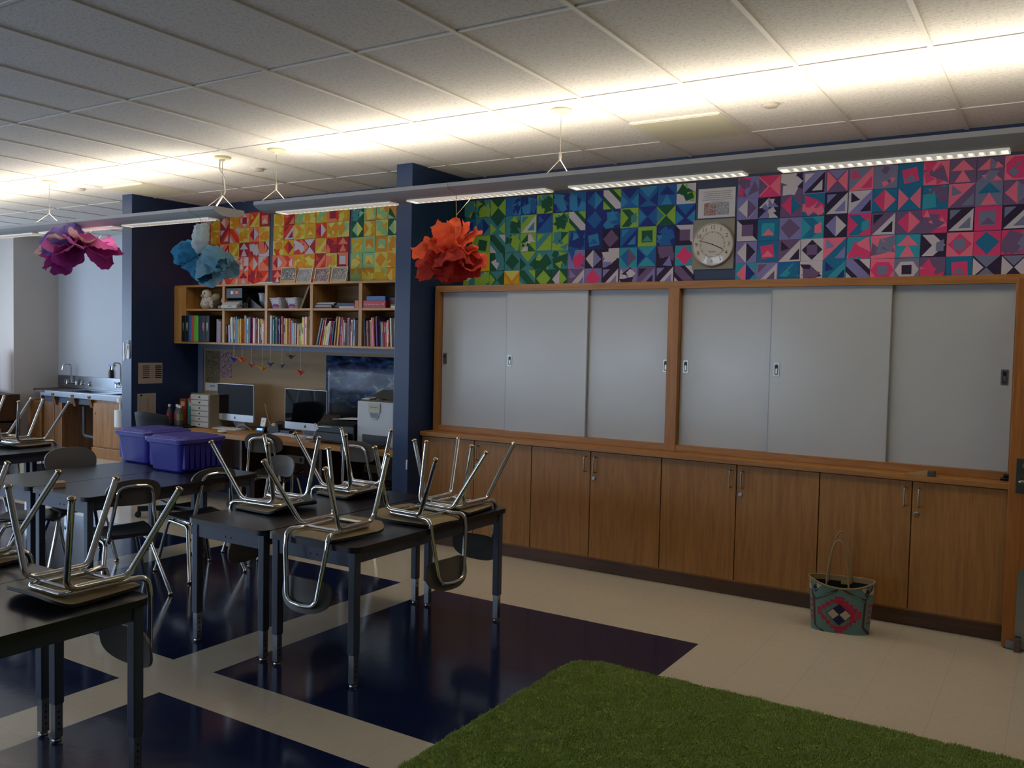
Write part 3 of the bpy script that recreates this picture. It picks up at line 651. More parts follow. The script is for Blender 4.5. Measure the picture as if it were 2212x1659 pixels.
# ------------------------------------------------------------------ tubular school chairs
SEATTOP = mat('seat_shell_dark', '#2c2a2b', .42, var=.1, vscale=20)
SEATUND = mat('seat_shell_underside', '#9a855f', .6, var=.12, vscale=14)
BACKM = mat('back_shell_taupe', '#5c564e', .45, var=.06)
ZS, SL = .390, .05
def make_chair():
    t = thing('school_chair', (0, 0, 0), 'x', 'chair', 'tubular school chairs')
    t['_o'] = (0, 0, 0)
    def seat_pt(u, v):
        # u across, v back to front
        y = -.190+.385*v; w = .146+.034*math.sin(PI*.5*min(1, v*1.15))
        a = abs(2*u-1)
        if v > .86: w -= .05*((v-.86)/.14)**2
        if v < .10: w -= .045*((.10-v)/.10)**2
        x = (2*u-1)*w
        z = ZS+SL*y-.010*(1-a*a)*math.sin(PI*v)+.004*a*a
        if v > .78: z -= .030*((v-.78)/.22)**2
        if v < .12: z += .010*((.12-v)/.12)**2
        return Vector((x, y, z))
    nu, nv = 16, 18; m = MB()
    top = [seat_pt(i/nu, j/nv) for i in range(nu+1) for j in range(nv+1)]; bot = [p-Vector((0, 0, .012)) for p in top]
    q = [(i*(nv+1)+j, (i+1)*(nv+1)+j, (i+1)*(nv+1)+j+1, i*(nv+1)+j+1) for i in range(nu) for j in range(nv)]
    m.add(top, q, 0, True); m.add(bot, [f[::-1] for f in q], 1, True)
    ring = [i*(nv+1) for i in range(nu+1)]+[nu*(nv+1)+j for j in range(1, nv+1)]+[i*(nv+1)+nv for i in range(nu-1, -1, -1)]+[j for j in range(nv-1, 0, -1)]
    n = len(ring); m.add([top[k] for k in ring]+[bot[k] for k in ring], [(i, n+i, n+(i+1) % n, (i+1) % n) for i in range(n)], 0, True)
    m.build('seat', [SEATTOP, SEATUND], t)
    # backrest: rounded panel, curved round the sitter's back
    m = MB(); N = 40; rings = 6; vsF, vsB = [], []
    for k in range(rings+1):
        f = k/rings
        for i in range(N):
            a = 2*PI*i/N; c, s = math.cos(a), math.sin(a)
            x = .162*f*math.copysign(abs(c)**.66, c); zc = ZS+.262; z = zc+.080*f*math.copysign(abs(s)**.72, s)-.012*(x/.16)**2
            y = -.238-.20*(z-zc)+.9*x*x+.006*(1-f)
            vsF.append((x, y+.006, z)); vsB.append((x, y-.006, z))
    fs = [(k*N+i, k*N+(i+1) % N, (k+1)*N+(i+1) % N, (k+1)*N+i) for k in range(rings) for i in range(N)]
    m.add(vsF, fs, 0, True); m.add(vsB, [f[::-1] for f in fs], 0, True)
    e = rings*N; m.add([vsF[e+i] for i in range(N)]+[vsB[e+i] for i in range(N)], [(i, (i+1) % N, N+(i+1) % N, N+i) for i in range(N)], 0, True)
    m.build('backrest', BACKM, t)
    r = .0116
    zr = ZS-.028
    half = [(0, .128, zr+.005), (.112, .128, zr+.005), (.112, -.13, zr-.007), (.138, -.200, zr-.012), (.136, -.216, zr+.06), (.096, -.256, ZS+.298), (0, -.262, ZS+.305)]
    pts = half+[(-x, y, z) for x, y, z in half[-2:0:-1]]+[half[0]]
    m = MB(); m.tube(fillet(pts, [.04, .05, .05, .05, .09, .01, .09, .05, .05, .05, .04], 7), r, 10); m.build('back_frame', CHROME, t)
    zl = ZS-.050
    for s in (-1, 1):
        fr = [(s*.128, 0, zl), (s*.130, .125, zl+.006), (s*.203, .165, .012)]
        re = [(s*.128, 0, zl), (s*.130, -.120, zl-.006), (s*.203, -.275, .012)]
        for p in (fr, re):
            m = MB(); m.tube(fillet(p, .045, 7), r*1.05, 10); l = m.build('leg', CHROME, t)
            d = (Vector(p[2])-Vector(p[1])).normalized(); M_ = Matrix.Translation(Vector(p[2])-d*.0) @ (-d).to_track_quat('Z', 'Y').to_matrix().to_4x4()
            m = MB(); m.lathe([(0, -.013), (.010, -.012), (.0155, -.006), (.0155, -.002), (.012, .002), (.0115, .018), (.0105, .019), (0, .019)], (0, 0, 0), 14, M=M_); m.build('glide', BRASSY, l)
    for yy in (-.095, .09): m = MB(); m.tube([(-.125, yy, zl+.013), (.125, yy, zl+.013)], .007, 8); m.build('crossbar', CHROME, t)
    return t
CHAIR = make_chair()
def upturned(cx, cy, hang, z=TH):
    return Matrix.Translation((cx, cy, z+.012)) @ Matrix.Rotation(hang, 4, 'Z') @ Matrix.Rotation(PI-.05, 4, 'X') @ Matrix.Translation((0, 0, -ZS))
def upright(x, y, face, s=1.0):
    return Matrix.Translation((x, y, 0)) @ Matrix.Rotation(face, 4, 'Z') @ Matrix.Scale(s, 4)
R_ = math.radians
CHAIRS = [
 (upturned(-3.075, 3.27, R_(180)), 'upturned chair on table end, its back hanging towards the rug between two front legs'),
 (upturned(-3.82, 3.55, R_(92)), 'upturned chair on the table corner closest to the front purple bin'),
 (upturned(-3.81, 4.18, R_(88)), 'upturned chair on table in front of the white printer and blue pier'),
 (upturned(-2.97, 3.81, R_(-95)), 'upturned chair whose back hangs over the long table side facing the whiteboards'),
 (upturned(-2.99, 4.18, R_(0)), 'upturned chair on table end beside the oak cabinets, back hanging past a table leg'),
 (upturned(-3.115, 1.92, R_(0)), 'large upturned chair on the table by the rug, tan seat underside facing up'),
 (upturned(-3.87, 1.88, R_(0)), 'upturned chair cut by the picture edge, on the table joined to the rug-side table'),
 (upturned(-7.62, 4.20, R_(0)), 'upturned chair on the table before the sink, closest to the blue column'),
 (upturned(-8.22, 4.20, R_(4)), 'upturned chair on the sink-side tables, second from the blue column'),
 (upright(-6.08, 3.75, R_(-110), 1.1), 'chair standing behind the bin table, only its taupe back above the tabletop'),
 (upright(-5.13, 3.46, R_(74), 1.04), 'chair standing at the bin table nearest the wooden block, chrome back hoop facing out'),
 (upright(-5.18, 4.08, R_(82), 1.04), 'chair standing at the bin table beside the front purple bin'),
 (upright(-6.10, 3.42, R_(-50)), 'chair tucked under the end of the bin tables at the picture edge'),
 (upright(-5.24, 4.70, R_(178)), 'chair standing at the bin table end hidden behind the purple bins'),
 (upright(-6.10, 5.68, R_(20), 1.12), 'taller chair standing at the computer desk between the two computers'),
 (upright(-5.02, 5.80, R_(4), 1.12), 'taller chair standing at the desk in front of the white printer'),
]
for i, (M_, lab) in enumerate(CHAIRS):
    if i == 0: c = CHAIR; c.matrix_world = M_; c['label'] = lab
    else: c = dup(CHAIR, M_, lab)

# ------------------------------------------------------------------ purple storage bins
BINM = mat('purple_bin_plastic', '#2a2a8f', .35, var=.06, trans=0.0)
LIDM = mat('purple_lid_plastic', '#423f9a', .38, var=.05)
def make_bin(cx, cy, w, d, h, label):
    t = thing('storage_bin', (cx, cy, TH), label, 'storage bin', 'purple storage bins')
    m = MB(); nseg = 10
    def loop(z, k): return [(cx+p[0], cy+p[1], TH+z) for p in rrect(-w/2+k, w/2-k, -d/2+k, d/2-k, .045, 5)]
    L = [loop(0, .038), loop(.012, .026), loop(h*.86, .006), loop(h*.86, -.004), loop(h, -.004), loop(h, .004), loop(.02, .034)]
    n = len(L[0]); vs = [p for l in L for p in l]
    m.add(vs, [(a*n+i, a*n+(i+1) % n, (a+1)*n+(i+1) % n, (a+1)*n+i) for a in range(len(L)-1) for i in range(n)], 0, False); m.add(L[0], [tuple(range(n-1, -1, -1))]); m.add(L[-1], [tuple(range(n))])
    # moulded ribs down the long sides
    for s in (-1, 1):
        for q in range(7):
            y = cy-d*.36+d*.72*q/6; k = .5
            m.prism([(y-.016, TH+.03), (y+.016, TH+.03), (y+.020, TH+h*.82), (y-.020, TH+h*.82)], cx+s*(w/2-.030), cx+s*(w/2-.004), 'x')
    m.build('body', BINM, t, bevel=.003)
    m = MB()
    L = [[(cx+p[0], cy+p[1], TH+z) for p in rrect(-w/2-k, w/2+k, -d/2-k, d/2+k, .05, 5)] for z, k in ((h-.022, .014), (h+.004, .016), (h+.008, .008), (h+.008, -.016), (h+.020, -.026), (h+.022, -.04))]
    n = len(L[0]); vs = [p for l in L for p in l]
    m.add(vs, [(a*n+i, a*n+(i+1) % n, (a+1)*n+(i+1) % n, (a+1)*n+i) for a in range(len(L)-1) for i in range(n)], 0, False); m.add(L[0], [tuple(range(n-1, -1, -1))]); m.add(L[-1], [tuple(range(n))])
    m.build('lid', LIDM, t, bevel=.003)
make_bin(-5.475, 4.215, .40, .39, .238, 'purple lidded storage bin on the table, in front of the other bin')
make_bin(-6.035, 4.345, .40, .39, .238, 'purple lidded storage bin on the table, behind the other bin')
mb = MB(); mb.prism([(-5.492, 3.205), (-5.405, 3.165), (-5.375, 3.235), (-5.462, 3.275)], TH, TH+.030, 'z')
tag(mb.build('wooden_block', [mat('pink_wood', '#b08a6c', .6, var=.15, vscale=30)], origin=(-5.43, 3.22, TH), bevel=.002), 'small pinkish wooden block on the bare corner of the bin table', 'block')

# ------------------------------------------------------------------ wall shelf above the desk
SY, SB, ST = 6.0, 1.585, 2.190
UPR = [(-7.822, -7.800), (-7.238, -7.203), (-6.622, -6.588), (-6.018, -5.980), (-5.414, -5.374), (-4.80, -4.770)]
t = thing('bookshelf', (-6.3, 6.16, SB), 'long oak wall shelf with two rows of cubbies above the computer desk', 'shelf')
m = MB(); m.box(-7.988, -4.622, SY, 6.325, ST-.020, ST); m.build('top_board', SHELFW, t, bevel=.002)
m = MB(); m.box(-7.988, -4.622, SY, 6.325, SB, SB+.020); m.build('bottom_board', SHELFW, t, bevel=.002)
m = MB(); m.box(-7.988, -7.822, SY, SY+.02, SB+.02, ST-.02); m.build('filler_panel', SHELFV, t)
for a, b in UPR: m = MB(); m.box(a, b, SY+.001, 6.320, SB+.02, ST-.02); m.build('divider', SHELFV, t, bevel=.001)
for q in range(5):
    m = MB(); m.box(UPR[q][1], UPR[q+1][0], SY+.003, 6.320, 1.926, 1.946); m.build('middle_board', SHELFW, t, bevel=.001)
m = MB(); m.box(-7.822, -4.64, 6.318, 6.326, SB+.02, ST-.02); m.build('back_board', wood('shelf_back', '#6d4a22', '#8f6533', 'x'), t)
# book colours per bay, read along the shelf
BC = dict(w='#d8d6d0', W='#bfc8cc', y='#d8c94a', Y='#e0b02a', l='#c8cf7a', g='#2f6a4a', G='#1c3b2e', t='#3b8a9a', b='#2a6aa8', n='#1c2a5e', p='#5a3a6e', r='#b52a30', R='#7e2428',
          h='#d63f6e', H='#d88aa0', o='#cf5a2a', k='#17161c', K='#2a2426', c='#c8a678', a='#8a6a4a', s='#e4cfae', d='#7d8b98', m='#8f5a68', v='#a8b0d0')
CN = dict(w='white', W='pale grey', y='yellow', Y='golden', l='lime', g='green', G='dark green', t='teal', b='blue', n='navy', p='purple', r='red', R='maroon', h='hot pink', H='pink', o='orange',
          k='black', K='charcoal', c='tan', a='brown', s='cream', d='grey-blue', m='mauve', v='lilac')
PAGES = mat('book_pages', '#cbbfa8', .85)
def bm(k): return mat('book_'+CN[k].replace(' ', '_'), BC[k], .45)
STK = {'b': '#1f6f9e', 'r': '#c0301c', 'g': '#1f3a26', 'p': '#3a2050', 'y': '#b9b81e'}
BAYS = [
 ('second', -7.200, -6.624, "k.7 n.65 v.68 w.92b W.98 s.97b w.88 b1 l.9 H.88 Y.82g Y.92 o.8r c1.05 b.98 w.93 k.7 g.96 y.98 p.97 h.96 H.95 w.93 m.97 k.8 s.92 y.93 K.72 c.9p w.74 o.85", 3.0, 2),
 ('third', -6.586, -6.020, "w1 W1.04 g.98 t.9 d.97 k.85 n.9 p.92 H.88 r1.02 w.95 g.9 s.93 Y.9 c.93 h.86 o.85 b.83 w.78 W.77 R.7 s.72 c.74 l.78y y.99 H.97 r.95 s1.0 c1.02 y1.03 t1.0p", 0.0, 1),
 ('fourth', -5.976, -5.418, "w.98 n.98 b.97 W.92 o.86 r.87 R.98 p.7 y.68 k.72 s.78 w.85 W.86 h.84 o.7 K.85 n.83 G.95 c1.02 R1.0 a.98 Y1.0y p.98 n.94 s.97 r.96 H.9 k.86 w.8b t.82 d.96 c.97 m.95 R.7 w.9 n.95y v.9", 13.0, 3),
 ('fifth', -5.370, -4.81, "G.96 R.88 m.86 s.9 w.98 H.85 o.98 r.86 n1.02 p1.0 b.86 W.82 t.8 R.84 h.83 w.8y c.86 s.88 o.9g W.97 w.96 d.96 c.95p a.95 G.97 w1.0 k.97 g.8 R.84 c.85 n.86r K.98 R.97 w.9 a.9", -3.0, 4)]
BTOP = SB+.020; BH = .262
for bay, x0, x1, spec, lean, seed in BAYS:
    rg = random.Random(seed*17); items = spec.split(); n = len(items); ws = [rg.uniform(.7, 1.35) for _ in items]
    tot = sum(ws); span = x1-x0-.008-(abs(math.sin(R_(lean)))*.22); x = x0+.003
    if lean < 0: x += abs(math.sin(R_(lean)))*.22
    for q, it in enumerate(items):
        k = it[0]; num = it[1:].rstrip('brgpy'); stk = it[1+len(num):]; h = float(num)*BH; w = ws[q]/tot*span
        ln = R_(lean*(1.0 if (bay != 'fourth') else max(.05, 1.15-q/n*1.3))) if bay != 'second' else R_(-3.5*max(0, 1-q/12.0))
        y0 = SY+.012+rg.uniform(0, .035); dep = rg.uniform(.15, .21)
        M_ = Matrix.Translation((x, y0, BTOP+.0005+(abs(math.sin(ln))*w if ln > 0 else 0))) @ Matrix.Rotation(ln, 4, 'Y')
        m = MB(); g = .0004
        m.box(g, w-g, 0, dep, 0, h, 0, M_); m.box(.0015, w-.0015, .003, dep-.004, h, h+.0008, 1, M_)
        mats_ = [bm(k), PAGES]
        if stk: m.box(g*1.5, w-g*1.5, -.0008, 0, .004, .036, 2, M_); mats_.append(mat('spine_label_'+CN[stk], STK[stk], .6))
        if rg.random() < .6:  # title block on the spine
            kk = rg.choice('wksYn'); mats_.append(bm(kk)); a_ = rg.uniform(.35, .6)*h; m.box(w*.3, w*.7, -.0006, 0, a_, a_+rg.uniform(.03, .09), len(mats_)-1, M_)
        o = m.build('book', mats_, origin=M_.translation)
        tag(o, '%s %s book, %s along in the %s lower shelf bay from blue column%s' % ('tall' if h > .94*BH else 'short' if h < .8*BH else 'thin', CN[k], ORD[q] if q < len(ORD) else 'number '+str(q), bay, ''), 'book', 'books in the %s lower bay' % bay)
        x += w
for o in [o for o in COL.objects if o.name.startswith('book') and 'number ' in o.get('label', '')]:
    q = int(o['label'].split('number ')[1].split(' ')[0]); o['label'] = o['label'].replace('number %d' % q, ['twenty-ninth', 'thirtieth', 'thirty-first', 'thirty-second', 'thirty-third', 'thirty-fourth', 'thirty-fifth', 'thirty-sixth', 'thirty-seventh', 'thirty-eighth'][q-28])
# binders in the first bay
BB = [('black', '#101014', .066, 'l'), ('black', '#121216', .052, 'g'), ('blue', '#2a5a9a', .036, ''), ('coral', '#b8454e', .048, ''), ('green', '#55b022', .066, ''), ('navy', '#16163a', .050, ''), ('black', '#111115', .058, 'p'), ('black', '#101014', .062, 'g')]
BLAB = ['black ring binder at the filler-panel end of the first lower bay', 'black ring binder with pale green spine tag beside the blue binder', 'narrow blue ring binder between black and coral ones', 'coral ring binder between the blue and bright green ones',
        'bright green ring binder in the first lower bay', 'dark navy ring binder just after the bright green one', 'black ring binder with a pink spine tag', 'black ring binder with a green spine tag, last in its row']
x = -7.868+.012
for q, (nm, hx, w, tg) in enumerate(BB):
    t = thing('ring_binder', (x+w/2, SY-.01, BTOP), BLAB[q], 'binder', 'ring binders in the first lower bay')
    y0 = SY-.025 if q < 1 else SY-.012
    xx = x if q else x
    m = MB(); m.box(xx+.001, xx+w-.001, y0 if x > -7.80 else SY-.012-.0, SY-.012+.24 if x > -7.80 else SY-.001, BTOP+.0005, BTOP+.272); m.build('cover', mat('binder_'+nm, hx, .4), t, bevel=.004)
    if tg:
        m = MB(); a = {'l': '#5a6a50', 'g': '#8fae86', 'p': '#e05a94'}[tg]; cx = x+w*.5; yy = (y0 if x > -7.80 else SY-.012)
        m.prism(rrect(cx-.011, cx+.011, BTOP+.14, BTOP+.20, .008, 4), yy-.001, yy, 'y'); m.box(cx-.006, cx+.006, yy-.001, yy, BTOP+.115, BTOP+.14); m.build('spine_tag', mat('tag_'+tg, a, .5), t)
    x += w
for q in range(3):
    mb = MB(); mb.box(-7.300+.021*q-.012, -7.300+.021*q-.012+.017, SY-.006, SY+.20, BTOP+.0005, BTOP+.235-.012*q)
    tag(mb.build('paper_folder', mat('folder_lilac', '#9c93a0', .7), origin=(-7.29, SY+.1, BTOP)), 'grey-lilac paper folder, %s after the last black binder' % ORD[q], 'folder', 'paper folders after the binders')

# soft toys in the first upper bay
UP = 1.946
OWLM = speckle('owl_plush', ['#c9c0ae', '#d2c9b8', '#c2b9a8', '#6c6258', '#cfc6b4'], 34)
t = thing('plush_owl', (-7.55, 6.10, UP), 'white spotted plush owl sitting in the upper bay above the binders', 'soft toy')
m = MB(); m.blob((-7.555, 6.10, UP+.074), .098, .075, .076, seed=3, jit=.12); m.blob((-7.60, 6.09, UP+.05), .045, .06, .052, seed=5, jit=.1); m.build('body', OWLM, t)
m = MB(); m.blob((-7.555, 6.075, UP+.150), .062, .056, .056, seed=2, jit=.08); m.build('head', mat('owl_white', '#cdc6b6', .9, var=.1, vscale=40, bump=.5, bscale=80), t)
for ex in (-.028, .016): m = MB(); m.blob((-7.555+ex, 6.022, UP+.160), .009, .007, .010); m.build('eye', BLACKP, t)
m = MB(); m.blob((-7.562, 6.014, UP+.136), .014, .014, .018); m.build('beak', mat('owl_beak', '#9b9078', .7), t)
t = thing('plush_toy', (-7.40, 6.10, UP), 'dark plush bird with pale cheeks between the owl and a cream-horned toy', 'soft toy')
m = MB(); m.blob((-7.402, 6.10, UP+.056), .062, .06, .060, seed=8, jit=.15); m.build('body', mat('plush_dark', '#3a3134', .95, var=.3, vscale=40, bump=.5, bscale=90), t)
m = MB(); m.blob((-7.410, 6.075, UP+.118), .052, .048, .046, seed=9, jit=.12); m.build('head', mat('plush_tan', '#8f835c', .95, var=.25, vscale=30, bump=.5, bscale=90), t)
m = MB(); m.blob((-7.450, 6.055, UP+.05), .020, .03, .045, seed=4, jit=.1); m.build('wing', OWLM, t)
m = MB(); m.blob((-7.408, 6.065, UP+.158), .022, .014, .011); m.build('cap', BLACKP, t)
t = thing('plush_toy', (-7.29, 6.12, UP), 'dark plush toy with cream tusk-like horn, against the bay divider', 'soft toy')
m = MB(); m.blob((-7.295, 6.13, UP+.075), .048, .06, .078, seed=12, jit=.12); m.build('body', mat('plush_black', '#1c1a1c', .95, bump=.5, bscale=90), t)
m = MB(); m.tube([(-7.305, 6.06, UP+.12), (-7.302, 6.05, UP+.09), (-7.285, 6.05, UP+.065), (-7.26, 6.055, UP+.055)], [.003, .010, .013, .012], 10); m.build('horn', mat('plush_cream', '#b3a582', .9), t)
for dx in (-.055, -.012): m = MB(); m.blob((-7.275+dx, 6.05, UP+.018), .018, .022, .016); m.build('paw', mat('plush_cream', '#b3a582', .9), t)

# second upper bay: letter trays and a document holder
t = thing('letter_tray_tower', (-7.06, 6.10, UP), 'black stacked letter tray with a red and yellow sticker in second upper bay', 'letter tray')
for q, (z0, z1, c_, dx) in enumerate(((.105, .205, BLACKP, -.004), (.055, .100, BLACKP, .010), (.036, .056, mat('tray_grey', '#6f6c68', .5), .012))):
    m = MB(); m.box(-7.185+dx, -6.955, SY+.008, 6.27, UP+z0, UP+z1 if q == 0 else UP+z0+.006)
    if q: m.box(-7.185+dx, -7.181+dx, SY+.012, 6.27, UP+z0, UP+z1); m.box(-6.959, -6.955, SY+.012, 6.27, UP+z0, UP+z1); m.box(-7.185+dx, -6.955, 6.266, 6.27, UP+z0, UP+z1); m.box(-7.181+dx, -6.959, SY+.012, SY+.016, UP+z0, UP+z0+.026)
    m.build('tray', c_, t, bevel=.003)
m = MB(); m.box(-7.12, -7.085, SY+.0068, SY+.0082, UP+.145, UP+.178, 0); m.box(-7.083, -6.992, SY+.0068, SY+.0082, UP+.145, UP+.178, 1); m.box(-7.05, -7.015, SY+.0062, SY+.007, UP+.150, UP+.173, 2); m.build('sticker', [PAPER, mat('sticker_red', '#b04a4a', .6), mat('sticker_yellow', '#c8a850', .6)], t)
m = MB(); m.prism([(SY-.03, UP+.001), (SY+.25, UP+.001), (SY+.25, UP+.050), (SY+.03, UP+.090-.012), (SY-.035, UP+.030)], -7.215, -6.985, 'x'); mt = m.build('front_tray', mat('tray_white', '#b4b4b2', .4), t, bevel=.006)
m = MB(); m.box(-7.115, -7.055, SY-.0375, SY-.034, UP+.020, UP+.026); m.build('label_holder', BLACKP, mt)
t = thing('magazine_file', (-6.86, 6.12, UP), 'slanted black magazine file holders beside the stacked letter tray', 'magazine file')
for q in range(4):
    xx = -6.950+q*.018
    m = MB(); m.prism([(SY+.02, UP+.001), (SY+.25, UP+.001), (SY+.25, UP+.205-.01*q), (SY+.10, UP+.19-.012*q), (SY+.02, UP+.055)], xx, xx+.005, 'x'); m.build('divider_sheet', BLACKP, t)
m = MB(); m.box(-6.952, -6.70, SY+.02, SY+.25, UP+.0005, UP+.006); m.prism([(-6.93, UP+.006), (-6.72, UP+.006), (-6.93, UP+.12)], SY+.06, SY+.075, 'y'); m.build('base', DKGREY, t)
mb = MB(); mb.lathe([(0, 0), (.052, 0), (.060, .06), (.060, .066), (.054, .066), (.050, .01), (0, .01)], (-6.775, 6.14, UP+.075), 20); mb.lathe([(.0, .066), (.064, .066), (.064, .082), (0, .082)], (-6.775, 6.14, UP+.075), 20, 1); mb.box(-6.80, -6.70, 6.10, 6.20, UP+.0005, UP+.075, 2)
tag(mb.build('food_container', [mat('clear_tub', '#6f7480', .25), mat('tub_lid', '#8b8680', .4), DKGREY], origin=(-6.775, 6.14, UP)), 'round clear lidded tub on a dark box in second upper bay', 'container')
mb = MB(); mb.box(-6.645, -6.632, SY+.02, SY+.20, UP+.0005, UP+.135); tag(mb.build('book', [bm('w')], origin=(-6.64, SY+.1, UP)), 'thin white booklet standing against the divider in second upper bay', 'book')

# third upper bay: two white baskets and a leaning board
BASK = mat('basket_white', '#bcbcc4', .45)
for q, (cx, lab) in enumerate(((-6.495, 'white slotted plastic basket with purple label, beside the bay divider'), (-6.275, 'white slotted plastic basket with purple label, against the leaning board'))):
    t = thing('plastic_basket', (cx, 6.10, UP), lab, 'basket', 'white baskets in the third upper bay')
    m = MB(); L = []
    for (z, a, b) in ((.001, .058, .09), (.098, .078, .12), (.104, .084, .126), (.104, .076, .118), (.008, .055, .087)): L.append([(cx+p[0], 6.125+p[1], UP+z) for p in rrect(-a, a, -b, b, .018, 4)])
    n = len(L[0]); m.add([p for l in L for p in l], [(a*n+i, a*n+(i+1) % n, (a+1)*n+(i+1) % n, (a+1)*n+i) for a in range(4) for i in range(n)]); m.add(L[0], [tuple(range(n-1, -1, -1))]); m.add(L[-1], [tuple(range(n))])
    for zz in (.03, .05, .07, .088):
        for dx in (-.052, .052): s_ = .058+.02*zz/.098; yy = 6.125-(.09+.03*zz/.098)-.0008; m.box(cx+dx-.004, cx+dx+.004, yy, yy+.002, UP+zz-.005, UP+zz+.005, 1)
    m.build('basket', [BASK, DKGREY], t)
    m = MB(); yy = 6.125-.112; M_ = Matrix.Translation((cx, 6.0225, UP+.045)) @ Matrix.Rotation(-.29, 4, 'X'); m.box(-.034, .034, -.002, 0, -.038, .038, 0, M_)
    for k in range(2): m.box(-.026, .022, -.003, -.002, .004-.026*k, .016-.026*k, 1, M_)
    m.build('label_card', [mat('label_purple', '#8a4a86', .6), mat('label_ink', '#3f1c4c', .6)], t)
    m = MB()
    for k in range(5): M2 = Matrix.Translation((cx-.03+.014*k, 6.12, UP+.085+.004*k)) @ Matrix.Rotation(1.2+.12*k, 4, 'Y') @ Matrix.Rotation(.4*k, 4, 'X'); m.box(-.006, .006, -.05, .05, -.05, .055, k % 2, M2)
    m.build('contents', [PAPER, DKGREY], t)
mb = MB(); M_ = Matrix.Translation((-6.165, 6.10, UP+.001)) @ Matrix.Rotation(R_(27), 4, 'Y'); mb.box(0, .020, -.085, .14, .0, .245, 0, M_); mb.box(.020, .021, -.08, .135, .004, .24, 1, M_)
tag(mb.build('cork_board', [mat('board_edge', '#7a6248', .7, var=.15), mat('board_face', '#4a4038', .9, var=.4, vscale=60)], origin=(-6.1, 6.1, UP)), 'brown speckled board leaning on the divider beside two white baskets', 'board')

# fourth upper bay: flat piles of papers and books
ST_ = [('W', .31, -5.965, 0), ('K', .28, -5.962, 1), ('w', .30, -5.965, 2), ('k', .24, -5.955, 3), ('s', .30, -5.963, 4)]
z = UP
FL = [(-5.968, -5.750, .016, '#4b2a26', 'maroon'), (-5.966, -5.765, .012, '#a9adb2', 'pale grey'), (-5.968, -5.735, .010, '#26262a', 'black'), (-5.964, -5.745, .011, '#b3b0aa', 'white'), (-5.955, -5.725, .009, '#77746e', 'grey')]
for q, (a, b, h, c_, nm) in enumerate(FL):
    mb = MB(); mb.box(a, b, SY+.012+.006*q, SY+.23, z+.0004, z+h)
    tag(mb.build('flat_book', mat('flat_'+nm.replace(' ', '_'), c_, .6), origin=((a+b)/2, SY+.1, z)), '%s folder flat in fourth upper bay, %s from pile bottom by the baskets' % (nm, ORD[q]), 'book', 'flat pile beside the basket bay'); z += h
z = UP
for q, (a, b, h, c_, nm) in enumerate([(-5.66, -5.478, .018, '#aeb4b8', 'white'), (-5.675, -5.470, .016, '#28406e', 'navy'), (-5.70, -5.49, .014, '#3a4a66', 'slate')]):
    mb = MB(); mb.box(a, b, SY+.012+.006*q, SY+.23, z+.0004, z+h); tag(mb.build('flat_book', mat('flat_'+nm, c_, .6), origin=((a+b)/2, SY+.1, z)), '%s book flat in fourth upper bay by red spine, %s from bottom' % (nm, ORD[q]), 'book', 'flat pile beside the red spine'); z += h
mb = MB(); mb.box(-5.80, -5.685, SY+.04, SY+.16, UP+.0004, UP+.038); tag(mb.build('stapler_case', DKGREY, origin=(-5.74, SY+.1, UP), bevel=.008), 'dark flat case lying between the two flat piles in fourth upper bay', 'case')
mb = MB(); mb.box(-5.462, -5.420, SY+.004, SY+.2, UP+.0004, UP+.068); tag(mb.build('book', [bm('o')], origin=(-5.44, SY+.1, UP)), 'short red-orange book standing against the divider in fourth upper bay', 'book')
# fifth upper bay
t = thing('game_box', (-5.23, SY+.1, UP), 'red box with white lettering lying in fifth upper bay under a blue box', 'box')
m = MB(); m.box(-5.362, -5.105, SY+.006, SY+.2, UP+.0004, UP+.066, 0); text_mb(m, 'The Test Book, String', .020, 1, face_M(-5.262, SY+.0055, UP+.034)); text_mb(m, 'M5', .022, 1, face_M(-5.135, SY+.0055, UP+.034)); m.build('box', [mat('box_red', '#a81c22', .45), PAPER], t)
mb = MB(); mb.box(-5.340, -5.120, SY+.02, SY+.2, UP+.0664, UP+.108); tag(mb.build('game_box', mat('box_blue', '#2f5f9e', .45), origin=(-5.23, SY+.1, UP+.066), bevel=.003), 'blue box lying on top of the red lettered box', 'box')
mb = MB(); mb.box(-5.095, -4.99, SY+.05, SY+.22, UP+.0004, UP+.095); tag(mb.build('game_box', mat('box_maroon', '#4a1a20', .5), origin=(-5.05, SY+.1, UP)), 'dark maroon box behind the small bottle in fifth upper bay', 'box')
mb = MB(); mb.box(-5.050, -4.90, SY+.012, SY+.15, UP+.0004, UP+.016, 0); mb.box(-5.050, -4.90, SY+.012, SY+.15, UP+.016, UP+.030, 1); tag(mb.build('game_box', [PAPER, mat('box_green', '#4f9a3e', .5)], origin=(-4.98, SY+.1, UP)), 'small green and white box under a small white bottle', 'box')
mb = MB(); mb.lathe([(0, 0), (.014, 0), (.014, .045), (.007, .052), (.007, .062), (0, .062)], (-5.003, SY+.04, UP+.0305), 14); tag(mb.build('small_bottle', WHITEPL, origin=(-5.0, SY+.04, UP+.03)), 'small white bottle standing on the green box by the blue pier', 'bottle')

